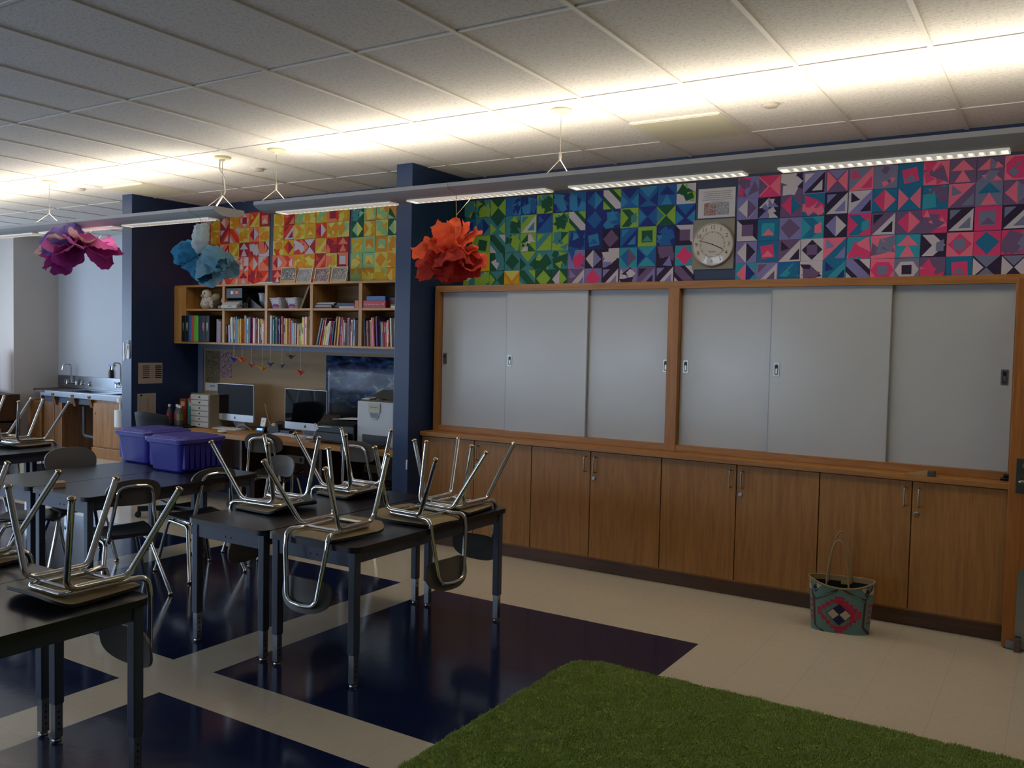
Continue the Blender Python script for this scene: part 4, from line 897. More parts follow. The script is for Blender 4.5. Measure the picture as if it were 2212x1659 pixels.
# things on top of the shelf
def photo_mat(nm, a, b): return speckle(nm, [a, b, a, '#c8c2bc', b], 55)
FRM = mat('frame_gold_wood', '#c9a24a', .4)
for q, (x, w, h, ta, fc, lab) in enumerate(((-6.49, .205, .160, .10, FRM, 'gold-framed class photo at the stapled-paper end of the shelf top'), (-6.277, .195, .145, .22, mat('acrylic', '#b9b4a2', .15), 'class photo in clear frame, second along after the gold frame'),
                                   (-6.050, .195, .145, .22, mat('acrylic_pink', '#c9988a', .15), 'class photo in clear frame showing two bright figures'), (-5.833, .195, .148, .22, mat('acrylic', '#b9b4a2', .15), 'class photo in clear frame, last before the yellow-green mural'))):
    y = 6.07; t = thing('photo_frame', (x+w/2, y, ST), lab, 'photo frame', 'class photos on the shelf')
    M_ = Matrix.Translation((x, y, ST+.001)) @ Matrix.Rotation(-ta, 4, 'X'); b_ = .011
    m = MB(); m.box(0, w, 0, .010, 0, b_, 0, M_); m.box(0, w, 0, .010, h-b_, h, 0, M_); m.box(0, b_, 0, .010, 0, h, 0, M_); m.box(w-b_, w, 0, .010, 0, h, 0, M_); m.build('frame', fc, t, bevel=.001)
    m = MB(); m.box(b_, w-b_, .004, .008, b_+(.02 if q in (0, 3) else .004), h-b_, 0, M_); m.box(b_, w-b_, .005, .0085, b_, b_+.022, 1, M_); m.build('photo', [photo_mat('class_photo_%d' % q, ('#3f444c', '#70757c', '#5a4450', '#55504c')[q], ('#5c5148', '#8b8a86', '#7a6068', '#8f8880')[q]), mat('photo_mount', '#a8977a', .6)], t)
    m = MB(); m.prism([(y+.012+math.tan(ta)*h*.55, ST+h*.55), (y+.10, ST+.0005), (y+.015, ST+.0005)], x+w/2-.02, x+w/2+.02, 'x'); m.build('easel_back', DKGREY, t)
mb = MB()
for q in range(4): mb.box(-6.78+.012*q, -6.53-.01*q, 6.02+.005*q, 6.22, ST+.0005+.004*q, ST+.0042+.004*q, q % 2)
tag(mb.build('paper_stack', [PAPER, mat('paper_grey', '#a9a9ac', .8)], origin=(-6.65, 6.1, ST)), 'low pile of loose white sheets on the shelf top beside the gold frame', 'paper stack')

# ------------------------------------------------------------------ origami cranes hung under the shelf
CR = [(-7.073, 1.437, '#24309a', 'dark blue', .2, 1.1), (-6.951, 1.440, '#d8602a', 'orange', .5, 1.25), (-6.816, 1.384, '#a32428', 'crimson', -.2, 1.0), (-6.659, 1.366, '#cf9a30', 'golden yellow', .9, 1.2), (-6.549, 1.402, '#1c2160', 'navy', -.6, 1.0),
      (-6.391, 1.393, '#2a6a9a', 'light blue', -.9, .95), (-6.273, 1.487, '#4a4a4c', 'grey', .4, 1.0), (-6.142, 1.340, '#c23c30', 'red', .1, 1.15)]
for q, (x, z, c_, nm, rz, s) in enumerate(CR):
    y = 6.012; t = thing('origami_crane', (x, y, z), '%s folded-paper crane hanging on a thread under the shelf, %s from the blue column' % (nm, ORD[q]), 'paper crane', 'origami cranes')
    M_ = Matrix.Translation((x, y, z)) @ Matrix.Rotation(rz, 4, 'Z') @ Matrix.Scale(.062*s, 4)
    V = dict(b=(0, 0, -.45), n=(-.18, 0, .12), s=(.18, 0, .12), l=(0, .16, -.05), r=(0, -.16, -.05), wl=(.08, .62, .42), wr=(-.02, -.62, .42), h=(-.78, 0, .34), hk=(-.92, 0, .18), tl=(.85, 0, .30), c=(0, 0, .16))
    ks = list(V); pts = [M_ @ Vector(V[k]) for k in ks]; I = ks.index
    m = MB(); m.add(pts, [tuple(I(k) for k in f) for f in (('b', 'l', 'n'), ('b', 'n', 'r'), ('b', 's', 'l'), ('b', 'r', 's'), ('n', 'l', 'c'), ('n', 'c', 'r'), ('s', 'c', 'l'), ('s', 'r', 'c'), ('l', 'wl', 'n'), ('l', 's', 'wl'), ('c', 'wl', 's'), ('c', 'n', 'wl'),
        ('r', 'n', 'wr'), ('r', 'wr', 's'), ('c', 's', 'wr'), ('c', 'wr', 'n'), ('b', 'h', 'l'), ('b', 'r', 'h'), ('h', 'hk', 'n'), ('h', 'n', 'l'), ('h', 'r', 'n'), ('b', 'l', 'tl'), ('b', 'tl', 'r'), ('tl', 'l', 's'), ('tl', 's', 'r'))])
    m.build('paper_bird', mat('origami_'+nm.replace(' ', '_'), c_, .6), t)
    m = MB(); m.tube([(x, y, z+.008), (x, y, SB)], .0016, 6); m.build('thread', CORD, t)

# ------------------------------------------------------------------ desk recess: pin board, posters, desk
TACK = mat('tan_pinboard', '#a18a6c', .9, var=.05, vscale=30, bump=.15, bscale=160)
mb = MB(); mb.box(-7.90, -4.63, 6.312, 6.329, .74, 1.535)
tag(mb.build('pin_board', TACK, origin=(-6.3, 6.32, 1.1)), 'tan fabric pin board between the desk and the wall shelf', 'pin board')
mb = MB(); mb.box(-7.985, -4.625, 6.300, 6.327, 1.535, 1.584); mb.box(-7.985, -7.90, 6.300, 6.329, .74, 1.535)
tag(mb.build('trim_1', mat('blue_grey_trim', '#6c7890', .5), origin=(-6.3, 6.31, 1.56)), 'blue-grey trim strip along the top and side of the pin board', 'trim', kind='structure')
DZ = .735
t = thing('computer_desk', (-6.3, 5.99, 0), 'long built-in oak desk carrying two computers and a white printer', 'desk')
m = MB(); m.box(-7.988, -4.622, 5.66, 6.311, DZ-.045, DZ); m.build('desk_top', DESKW, t, bevel=.004)
for x in (-7.975, -6.66, -5.62, -4.66): m = MB(); m.box(x, x+.03, 5.74, 6.32, .0, DZ-.045); m.build('side_panel', DARKW, t)
for a, b in ((-7.945, -6.66), (-6.63, -5.62), (-5.59, -4.66)): m = MB(); m.box(a, b, 6.28, 6.31, .30, DZ-.045); m.build('back_panel', DARKW, t)
for q, (x, w) in enumerate(((-7.245, .26), (-6.635+.06, .24), (-5.55, .24))):
    mb = MB(); mb.box(x, x+w, 6.262, 6.279, .425, .50); mb.box(x+.03, x+.06, 6.2605, 6.2625, .445, .48, 1); mb.box(x+w-.06, x+w-.03, 6.2605, 6.2625, .445, .48, 1)
    tag(mb.build('outlet_box', [mat('outlet_beige', '#8f8a7c', .5), DKGREY], origin=(x+w/2, 6.27, .46), bevel=.002), 'pale outlet box on the panel below the desk, %s from the blue column' % ORD[q], 'outlet', 'outlets below the desk')
# posters: plain abstract stand-ins in the colours of the ones on the wall
ABST = speckle('drip_poster', ['#26221e', '#5c5240', '#81765c', '#3c342a', '#a08a5a', '#6b3a30'], 22)
mb = MB(); mb.box(-7.872, -7.645, 6.309, 6.312, 1.17, 1.512); mb.box(-7.872, -7.645, 6.308, 6.312, 1.085, 1.168, 1); [mb.box(-7.79+.013*q_, -7.782+.013*q_, 6.3072, 6.308, 1.128, 1.144-.004*(q_ % 2), 2) for q_ in range(6)]
tag(mb.build('poster', [ABST, PAPER, GREYTXT], origin=(-7.76, 6.31, 1.3)), 'brown splattered poster with a white caption strip below, on the pin board', 'poster')
mb = MB(); mb.box(-7.640, -7.455, 6.309, 6.312, 1.235, 1.510)
tag(mb.build('poster', speckle('stripe_poster', ['#9a6a6a', '#b49a98', '#5a2c38', '#c0a4a2', '#7a4450'], 26), origin=(-7.55, 6.31, 1.37)), 'pink and maroon streaked poster beside the brown splattered one', 'poster')
def swirl_free_blue():
    m = bpy.data.materials.new('blue_poster'); m.use_nodes = True; nt = m.node_tree; g = NT(m); b = nt.nodes['Principled BSDF']; b.inputs['Roughness'].default_value = .28
    tc = nt.nodes.new('ShaderNodeTexCoord'); mp = nt.nodes.new('ShaderNodeMapping'); mp.inputs['Scale'].default_value = (5, 1, 11); mp.inputs['Rotation'].default_value = (0, .5, 0); nt.links.new(tc.outputs['Object'], mp.inputs['Vector'])
    r = nt.nodes.new('ShaderNodeValToRGB')
    while len(r.color_ramp.elements) < 5: r.color_ramp.elements.new(.5)
    for q, (p, c_) in enumerate(((.30, '#0c0f1a'), (.42, '#18223f'), (.50, '#223763'), (.60, '#37536e'), (.70, '#8a9060'))): r.color_ramp.elements[q].position = p; r.color_ramp.elements[q].color = lin(c_)
    nt.links.new(g.noise(mp.outputs[0], 1.6, 6, 1.0), r.inputs[0])
    sp = nt.nodes.new('ShaderNodeSeparateXYZ'); nt.links.new(tc.outputs['Object'], sp.inputs[0])
    k = g.math('LESS_THAN', g.math('ADD', sp.outputs[2], g.math('MULTIPLY', g.noise(tc.outputs['Object'], 6, 3), .22)), -.0)
    nt.links.new(g.mix(k, r.outputs[0], lin('#0d0d10')), b.inputs['Base Color']); return m
mb = MB(); mb.grid(lambda u, v: (-6.085+1.20*u, 6.304-.010*math.exp(-u*22)+.004*math.sin(u*9), .80+.705*v), 24, 4)
tag(mb.build('poster', swirl_free_blue(), origin=(-5.6, 6.3, 1.15), solid=.001), 'large dark blue abstract poster behind the two printers', 'poster')

# ------------------------------------------------------------------ things on the desk
ALU = mat('computer_aluminium', '#b9bdc4', .32, .55)
SCREEN = mat('screen_glass', '#06070a', .06, coat=.6)
LOGO = mat('logo_black', '#0a0a0c', .3)
def apple_mark(m, M_, s, mi):
    pts = []
    for k in range(28):
        a = 2*PI*k/28+PI/2; x, z = math.cos(a), math.sin(a)
        r = 1.0-.10*math.exp(-((a-PI/2) % (2*PI))**2*9)-.12*math.exp(-(((a-PI/2) % (2*PI))-2*PI)**2*9)-.06*math.exp(-((a-1.5*PI))**2*14)
        d = (x*r-1.05)**2+(z*r-.10)**2
        if d < .16: r *= .78
        pts.append(M_ @ Vector((x*r*s*.86, z*r*s*.95, 0)))
    c = len(pts); m.add(pts+[M_ @ Vector((0, 0, 0))], [(k, (k+1) % c, c) for k in range(c)], mi)
    m.add([M_ @ Vector(p) for p in ((.02*s, 1.0*s, 0), (.40*s, 1.55*s, 0), (.42*s, 1.2*s, 0), (.2*s, 1.02*s, 0))], [(0, 3, 2, 1)], mi)
def computer(x, y, w, ztop, zbot, label, note=False):
    t = thing('desktop_computer', (x, y+.05, DZ), label, 'computer', 'desktop computers'); chin = .068
    m = MB(); m.prism([(x+p[0], p[1]) for p in rrect(-w/2, w/2, zbot, ztop, .012, 4)], y, y+.022, 'y'); m.build('casing', ALU, t, bevel=.002)
    m = MB(); m.prism([(x+p[0], p[1]) for p in rrect(-w/2+.004, w/2-.004, zbot+chin, ztop-.004, .009, 4)], y-.0015, y, 'y'); m.build('screen', SCREEN, t)
    m = MB(); apple_mark(m, face_M(x, y-.0008, zbot+chin*.5), .014, 0); m.build('logo', LOGO, t)
    m = MB(); m.prism([(y+.022, zbot+.16), (y+.030, zbot+.16), (y+.095, DZ+.006), (y+.085, DZ+.006), (y+.022, zbot+.03)], x-.085, x+.085, 'x'); m.box(x-.095, x+.095, y-.085, y+.10, DZ+.0004, DZ+.007); m.build('stand', ALU, t, bevel=.002)
    if note: m = MB(); m.box(x-w/2+.022, x-w/2+.075, y-.0012, y-.0002, zbot+.012, zbot+chin-.008); m.build('sticker', PAPER, t)
computer(-7.06, 6.02, .535, 1.192, .820, 'desktop computer with aluminium chin beside the white drawer tower', True)
computer(-6.02, 5.96, .540, 1.186, .805, 'desktop computer with dark screen behind the tablet stand, beside the printers')
def keyboard(x, y, rz, label):
    t = thing('keyboard', (x, y, DZ), label, 'keyboard', 'white keyboards', rz)
    m = MB(); m.prism([(-.058, .0005), (.058, .0005), (.058, .013), (-.058, .006)], -.215, .215, 'x'); m.build('base', WHITEPL, t, bevel=.002)
    m = MB()
    for r in range(5):
        for c in range(16): xx = -.198+.0264*c; yy = -.046+.0225*r; z = .0095+.06*(yy+.0)+.0; m.box(xx-.0105, xx+.0105, yy-.009, yy+.009, z, z+.0035)
    m.build('keys', PAPER, t)
keyboard(-7.17, 5.99, .04, 'white keyboard in front of the computer beside the drawer tower')
keyboard(-6.23, 5.985, -.02, 'white keyboard in front of the dark-screened computer')
for x, y, lab in ((-6.885, 5.72, 'white mouse at the desk edge before the drawer-side computer'), (-5.88, 5.90, 'white mouse before the computer by the printers')):
    mb = MB(); mb.blob((x, y, DZ+.0155), .058, .034, .0155); tag(mb.build('mouse', WHITEPL, origin=(x, y, DZ)), lab, 'mouse', 'white mice')
# cables
for q, (pts, lab) in enumerate((([(-6.83, 6.20, 1.0), (-6.77, 6.19, .85), (-6.70, 6.17, .76), (-6.60, 6.2, DZ+.004)], 'white cable behind the drawer-side computer'), ([(-6.30, 6.07, DZ+.004), (-6.24, 6.08, .80), (-6.17, 6.07, .79), (-6.12, 6.05, DZ+.004), (-6.03, 6.03, .79), (-5.96, 6.04, DZ+.004)], 'tangled white cable under the dark-screened computer'),
                                  ([(-7.02, 5.98, DZ+.006), (-6.98, 6.0, .785), (-6.92, 6.02, .79), (-6.86, 6.06, DZ+.004)], 'white mouse cable looping over the keyboard end'))):
    mb = MB(); mb.tube(fillet(pts, .04), .0032, 6); tag(mb.build('cable', CORD, origin=pts[-1]), lab, 'cable')
# white drawer tower
t = thing('drawer_tower', (-7.42, 6.0, DZ), 'translucent white tower of six shallow drawers on the desk', 'drawer tower')
DRW = mat('drawer_white', '#a7a195', .45, var=.06); DRS = mat('drawer_side', '#8d8674', .5, var=.15, vscale=9)
m = MB(); m.box(-7.575, -7.295, 5.90, 6.26, DZ+.0004, 1.075); m.build('case', DRS, t, bevel=.004)
for q in range(6):
    z0 = DZ+.008+q*.0555
    m = MB(); m.box(-7.572, -7.298, 5.888, 5.902, z0, z0+.050); d = m.build('drawer', DRW, t, bevel=.004)
    m = MB(); m.lathe([(0, 0), (.007, 0), (.006, .010), (0, .011)], (0, 0, 0), 12, M=face_M(-7.435, 5.888, z0+.027)); m.build('knob', BLACKP, d)
# bottles, snack boxes on a black tray
t = thing('tray', (-7.72, 5.83, DZ), 'black serving tray under the drink bottles', 'tray')
m = MB(); m.prism([(-7.72+p[0], 5.83+p[1]) for p in rrect(-.22, .22, -.12, .12, .03, 5)], DZ+.0004, DZ+.008, 'z'); m.prism([(-7.72+p[0], 5.83+p[1]) for p in rrect(-.235, .235, -.135, .135, .03, 5)], DZ+.008, DZ+.015, 'z'); m.build('tray', BLACKP, t)
BOTG = mat('bottle_plastic', '#4c4448', .12, spec=.7)
for q, (x, y, c_, nm) in enumerate(((-7.845, 5.84, '#8a2438', 'red label, farthest from the drawers'), (-7.775, 5.88, '#5a2430', 'dark red label, second from the blue column'), (-7.690, 5.83, '#6a2830', 'brown-red label, next to the green-labelled one'), (-7.622, 5.80, '#6e7030', 'olive label, beside the drawer tower'))):
    t = thing('drink_bottle', (x, y, DZ+.0155), 'clear drink bottle with white cap and %s' % nm, 'bottle', 'drink bottles on the tray')
    m = MB(); m.lathe([(0, 0), (.029, 0), (.032, .006), (.031, .03), (.032, .10), (.030, .125), (.018, .160), (.0125, .175), (.0125, .185), (0, .185)], (x, y, DZ+.0155), 18); m.build('body', BOTG, t)
    m = MB(); m.lathe([(0, .181), (.0150, .181), (.0150, .203), (.0135, .205), (0, .205)], (x, y, DZ+.0155), 18); m.build('cap', WHITEPL, t)
    m = MB(); m.lathe([(.0325, .055), (.0328, .055), (.0328, .118), (.0315, .118)], (x, y, DZ+.0155), 18); m.build('label', mat('drink_label_%d' % q, c_, .5, var=.3, vscale=60), t)
for q, (x, y, w, h, c_, lab) in enumerate(((-7.83, 6.02, .10, .27, '#a5401f', 'orange snack carton behind the bottles'), (-7.70, 6.08, .16, .335, '#5a6a2e', 'tall olive-green carton behind the bottles'), (-7.655, 5.985, .09, .285, '#3f8a86', 'teal printed carton behind the bottles'))):
    mb = MB(); mb.box(x-w/2, x+w/2, y-.03, y+.03, DZ+.0004, DZ+h, 0); mb.box(x-w*.3, x+w*.3, y-.0312, y-.03, DZ+h*.72, DZ+h*.9, 1)
    tag(mb.build('snack_carton', [mat('carton_%d' % q, c_, .5, var=.25, vscale=30), mat('carton_mark', '#c9b9a0', .5)], origin=(x, y, DZ)), lab, 'carton', 'cartons behind the bottles')
mb = MB(); mb.prism([(-7.60+.045*math.cos(6.283*k/14)*.9, DZ+.28+.055*math.sin(6.283*k/14)) for k in range(14)], 5.925, 5.928, 'y'); 
tag(mb.build('round_card', mat('card_red', '#a83a2c', .6), origin=(-7.6, 5.93, DZ+.25)), 'small oval red and white card leaning at the drawer tower', 'card')
# phone dock, tape/camera block
t = thing('phone_dock', (-6.66, 6.03, DZ), 'small white handset standing in a black clock dock with blue display', 'dock')
m = MB(); m.prism([(5.97, DZ+.0005), (6.09, DZ+.0005), (6.07, DZ+.045), (6.02, DZ+.060), (5.985, DZ+.045)], -6.715, -6.595, 'x'); m.build('base', BLACKP, t, bevel=.004)
m = MB(); M_ = Matrix.Translation((-6.655, 6.018, DZ+.058)) @ Matrix.Rotation(-.22, 4, 'X'); m.prism([(p[0], p[1]) for p in rrect(-.033, .033, 0, .085, .007, 4)], -.004, .004, 'y', M=M_); apple_mark(m, M_ @ Matrix.Translation((0, -.0045, .048)) @ Matrix.Rotation(PI/2, 4, 'X'), .007, 1); m.build('handset', [WHITEPL, LOGO], t)
m = MB(); M_ = Matrix.Translation((-6.655, 5.979, DZ+.022)) @ Matrix.Rotation(-.32, 4, 'X'); m.box(-.040, .036, -.003, -.001, 0, .022, 0, M_); m.build('display', mat('display_blue', '#a9d4ff', .3, emit='#8fc8ff', estr=1.2), t)
t = thing('tape_dispenser', (-6.52, 6.03, DZ), 'black block with a pale roll beside the phone dock', 'tape dispenser')
m = MB(); m.prism([(-6.585, DZ+.0005), (-6.435, DZ+.0005), (-6.415, DZ+.03), (-6.435, DZ+.095), (-6.49, DZ+.070), (-6.545, DZ+.080), (-6.575, DZ+.045)], 6.0, 6.06, 'y'); m.build('body', BLACKP, t, bevel=.006)
m = MB(); m.lathe([(.010, -.012), (.026, -.012), (.028, -.008), (.028, .008), (.026, .012), (.010, .012)], (0, 0, 0), 20, M=face_M(-6.50, 6.02, DZ+.075)); m.build('roll', mat('tape_roll', '#b9ac90', .5), t)
mb = MB(); mb.blob((-6.60, 6.20, DZ+.05), .13, .07, .05, seed=2, jit=.15); tag(mb.build('fabric_pouch', mat('pouch_olive', '#3f3a30', .8), origin=(-6.6, 6.2, DZ)), 'dark olive pouch behind the phone dock', 'pouch')
mb = MB(); mb.box(-6.42, -6.28, 6.01, 6.05, DZ+.0004, DZ+.040); tag(mb.build('small_box', mat('small_box_violet', '#2f2a66', .5), origin=(-6.35, 6.03, DZ), bevel=.002), 'small violet box before the dark-screened computer', 'box')
# tablet on a stand
t = thing('tablet_stand', (-5.61, 5.85, DZ), 'dark tablet tilted on a white arm stand before the printer', 'tablet stand')
M_ = Matrix.Translation((-5.615, 5.80, DZ+.135)) @ Matrix.Rotation(.25, 4, 'Z') @ Matrix.Rotation(-.95, 4, 'X')
m = MB(); m.prism([(p[0], p[1]) for p in rrect(-.085, .085, 0, .175, .010, 4)], -.006, .004, 'y', M=M_); m.build('tablet', mat('tablet_dark', '#2a2224', .15, coat=.4), t)
m = MB(); m.tube(fillet([M_ @ Vector(p) for p in ((-.105, -.012, .03), (-.105, -.014, -.008), (.105, -.014, -.008), (.105, -.012, .03))], .015), .007, 8); m.build('cradle', WHITEPL, t)
m = MB(); m.tube(fillet([M_ @ Vector((0, .004, .06)), (-5.72, 5.80, DZ+.09), (-5.74, 5.78, DZ+.01)], .03), .010, 10); m.lathe([(0, 0), (.06, 0), (.058, .010), (0, .012)], (-5.74, 5.78, DZ+.0004), 24); m.build('stem', mat('stand_grey', '#6d6f70', .4), t)
# printers
t = thing('inkjet_printer', (-5.46, 5.95, DZ), 'low black inkjet printer with white paper on top', 'printer')
m = MB(); m.box(-5.70, -5.268, 5.80, 6.20, DZ+.0004, DZ+.165); m.prism([(5.77, DZ+.165), (6.20, DZ+.165), (6.20, DZ+.20), (5.86, DZ+.20)], -5.70, -5.268, 'x'); m.build('body', BLACKP, t, bevel=.008)
m = MB(); m.box(-5.64, -5.33, 5.796, 5.80, DZ+.05, DZ+.11); m.build('output_slot', DKGREY, t)
m = MB(); m.box(-5.655, -5.315, 5.72, 5.80, DZ+.10, DZ+.034); m.build('output_tray', BLACKP, t, bevel=.002)
mb = MB(); mb.grid(lambda u, v: (-5.60+.33*u, 5.88+.26*v, DZ+.2055+.016*u*(1-.2*v)), 6, 4); tag(mb.build('paper_sheet', PAPER, origin=(-5.45, 6, DZ+.2), solid=.003), 'white paper sheets lying on the black printer', 'paper')
t = thing('laser_printer', (-5.03, 5.98, DZ), 'tall white laser printer with grey top beside the blue pier', 'printer')
PRW = mat('printer_white', '#b4b8bb', .45); PRG = mat('printer_grey', '#4e4b46', .5)
m = MB(); m.box(-5.248, -4.84, 5.82, 6.26, DZ+.0004, 1.128); m.build('body', PRW, t, bevel=.008)
m = MB(); m.prism([(5.835, 1.1285), (6.25, 1.1285), (6.25, 1.205), (6.15, 1.215), (5.95, 1.15), (5.85, 1.14)], -5.235, -4.85, 'x'); m.prism([(-5.05+.045*math.cos(6.283*k/16), 5.90+.03*math.sin(6.283*k/16)) for k in range(16)], 1.14, 1.152, 'z', 1); m.box(-4.94, -4.85, 5.98, 6.22, 1.205, 1.235, 2); m.build('top_cover', [PRG, DKGREY, BLACKP], t, bevel=.004)
m = MB(); M_ = Matrix.Translation((-5.225, 5.85, 1.1425)) @ Matrix.Rotation(.12, 4, 'X'); m.box(0, .085, 0, .10, 0, .004, 0, M_); m.box(.018, .067, .03, .08, .004, .005, 1, M_); m.build('sticker', [PAPER, GREYTXT], t)
m = MB(); m.box(-5.115, -4.985, 5.812, 5.822, 1.035, 1.118, 0); text_mb(m, 'Lexmark', .024, 1, face_M(-5.05, 5.8115, 1.083)); m.build('front_tab', [mat('printer_cream', '#a9a890', .45), GREYTXT], t)
m = MB(); m.prism([(-5.10, 1.030), (-5.00, 1.030), (-5.014, .992), (-5.024, .985), (-5.076, .985), (-5.086, .992)], 5.816, 5.8205, 'y', 0); m.tube([(-5.103, 5.818, 1.03), (-5.088, 5.816, .990), (-5.076, 5.816, .982), (-5.024, 5.816, .982), (-5.012, 5.816, .990), (-4.997, 5.818, 1.03)], .005, 6, 1); m.build('grip_recess', [mat('recess_grey', '#6d7580', .5), PRW], t)
m = MB(); m.box(-5.185, -4.905, 5.8165, 5.8215, DZ+.02, DZ+.105, 0); m.box(-5.165, -4.925, 5.70, 5.8165, DZ+.018, DZ+.026, 1); m.build('paper_tray', [BLACKP, DKGREY], t, bevel=.002)
# under the desk: office chair
t = thing('office_chair', (-6.95, 5.20, 0), 'black office swivel chair rolled under the desk behind the purple bins', 'chair')
cx, cy = -6.95, 5.20
m = MB()
for k in range(5):
    a = .3+2*PI*k/5; m.prism([(cx+.03*math.sin(a), .0), (0, 0)][:0] or [(-.022, .055), (.022, .055), (.016, .10), (-.016, .10)], .03, .29, 'y', M=Matrix.Translation((cx, cy, 0)) @ Matrix.Rotation(a-PI/2, 4, 'Z'))
m.lathe([(0, .06), (.05, .06), (.04, .12), (.026, .14), (.026, .40), (0, .40)], (cx, cy, 0), 16); m.build('base', BLACKP, t, bevel=.003)
for k in range(5):
    a = .3+2*PI*k/5; px, py = cx+.285*math.cos(a), cy+.285*math.sin(a)
    m = MB(); M_ = Matrix.Translation((px, py, .028)) @ Matrix.Rotation(a, 4, 'Z') @ Matrix.Rotation(PI/2, 4, 'X')
    for s in (-.018, .010): m.lathe([(0, s), (.026, s), (.028, s+.003), (.026, s+.010), (0, s+.010)], (0, 0, 0), 16, M=M_)
    m.tube([(px, py, .03), (px, py, .075)], .007, 8); m.build('caster', BLACKP, t)
m = MB(); m.prism([(cx+p[0], cy+p[1]) for p in rrect(-.24, .24, -.22, .22, .08, 6)], .40, .47, 'z'); m.build('seat', DKGREY, t, bevel=.02)
m = MB(); m.grid(lambda u, v: (cx-.23+.46*u, cy-.25+.10*(2*u-1)**2-.06*v, .58+.40*v-.03*(2*u-1)**2), 14, 10); m.build('backrest', mat('mesh_black', '#141416', .7, bump=.4, bscale=260), t, solid=.02)
m = MB(); m.tube(fillet([(cx, cy-.10, .41), (cx, cy-.28, .44), (cx, cy-.285, .72)], .06), .018, 10); m.build('back_support', BLACKP, t)

# papers and hooks on the dividing column
def wall_sheet(y0, y1, z0, z1, rows, label):
    mb = MB(); X = -7.9895; mb.box(X, X+.0015, y0, y1, z0, z1, 0)
    for (a, b, c_, d, mi) in rows: mb.box(X+.0015, X+.0022, y0+(y1-y0)*a, y0+(y1-y0)*b, z0+(z1-z0)*c_, z0+(z1-z0)*d, mi)
    o = mb.build('printed_sheet', [mat('sheet_beige', '#a79b90', .8), GREYTXT, mat('sheet_crimson', '#5e2230', .7), mat('sheet_slate', '#39475a', .7), BLACKTXT], origin=(X, (y0+y1)/2, (z0+z1)/2)); tag(o, label, 'paper notice')
rw = []
for q in range(7):
    z = .84-.092*q; rw += [(.04, .12, z, z+.012, 1), (.18, .46, z-.02, z+.035, (3, 2, 2, 3, 3, 1, 4)[q]), (.50, .64, z, z+.012, 2), (.70, .97, z-.025, z+.035, 4)]
wall_sheet(5.575, 5.857, 1.166, 1.380, rw, 'landscape printed chart with coloured strips on the blue column side')
wall_sheet(5.566, 5.782, .785, 1.066, [(.14, .26, .90, .96, 4)]+[(.12, .16, .1+.05*k, .115+.05*k, 1) for k in range(15)]+[(.52, .60, .1+.05*k, .115+.05*k, 1) for k in range(15)], 'portrait list sheet below the printed chart on the blue column')
for q, (x, dz, lab) in enumerate(((-8.117, 0, 'white tab-pulled wall hook strip at the outer edge of the blue column front'), (-8.040, .008, 'white looped wall hook on the blue column front'))):
    mb = MB(); 
    if q == 0: mb.prism([(x-.010, 1.40), (x+.012, 1.40), (x+.016, 1.43), (x+.010, 1.50), (x+.012, 1.58), (x-.008, 1.585), (x-.006, 1.47)], 5.497, 5.4995, 'y')
    else: mb.prism(rrect(x-.024, x+.024, 1.42, 1.575, .02, 5), 5.492, 5.4995, 'y'); mb.tube([(x+.016*math.cos(k*.5236), 5.488, 1.587+.016*math.sin(k*.5236)) for k in range(13)], .005, 8); mb.tube([(x, 5.49, 1.56), (x, 5.47, 1.45), (x, 5.465, 1.44), (x, 5.47, 1.43)], .006, 8)
    tag(mb.build('wall_hook', WHITEPL, origin=(x, 5.49, 1.5), bevel=.001), lab, 'hook')
mb = MB(); mb.prism([(5.545, .66), (5.549, .70), (5.5495, .705), (5.5495, .63), (5.547, .625)], -4.475, -4.462, 'x'); tag(mb.build('chipped_paint', WHITEPL, origin=(-4.47, 5.548, .67)), 'white chip where paint is knocked off the blue pier edge', 'paint chip')

# ------------------------------------------------------------------ sink corner
SCW = wood('sink_cabinet_wood', '#4a2c12', '#7a4e24', 'z'); SCL = wood('sink_cabinet_oak', '#6d4319', '#a06d33', 'z')
SF, SH, SW = 7.05, .86, 7.645
t = thing('sink_cabinet', (-11.7, 7.35, 0), 'dark wood cabinet run carrying the steel sink in the far corner', 'sink cabinet')
m = MB(); m.box(-12.75, -11.85, SF+.05, SW, .0, .70); m.box(-12.35, -12.31, SF-.0, SF+.05, .0, SH-.02); m.build('body', SCW, t)
for a, b in ((-12.33, -12.05), (-12.04, -11.86)): m = MB(); m.box(a, b, SF+.032, SF+.05, .06, .70); m.build('door', SCW, t, bevel=.002)
m = MB(); m.box(-12.33, -11.14, SF+.03, SF+.05, .70, .80); m.build('rail', mat('blue_rail', '#16263f', .4), t)
for x in (-11.99, -11.52, -11.13): m = MB(); m.prism([(SF-.035, SH-.03), (SF+.04, SH-.03), (SF+.04, SH-.19), (SF+.01, SH-.19)], x-.028, x+.028, 'x'); m.build('bracket', SCW, t)
t = thing('base_cabinet', (-10.6, 7.35, 0), 'oak base cabinet beside the sink pipes, half hidden by the blue column', 'cabinet')
m = MB(); m.box(-11.12, -9.5, SF+.03, SW, .14, .69); m.box(-11.13, -9.5, SF+.01, SW, .0, .14); m.box(-11.12, -9.5, SF+.03, SF+.05, .69, SH-.03); m.build('body', SCL, t, bevel=.004)
m = MB(); m.box(-11.10, -10.3, SF+.012, SF+.03, .16, SH-.12); d = m.build('door', SCL, t, bevel=.003)
m = MB(); m.lathe([(0, 0), (.012, 0), (.010, .012), (0, .013)], (0, 0, 0), 12, M=face_M(-11.05, SF+.012, .60)); m.build('knob', NICKEL, d)
t = thing('steel_sink', (-11.2, 7.35, SH), 'stainless steel sink counter with splashback in the far corner', 'sink')
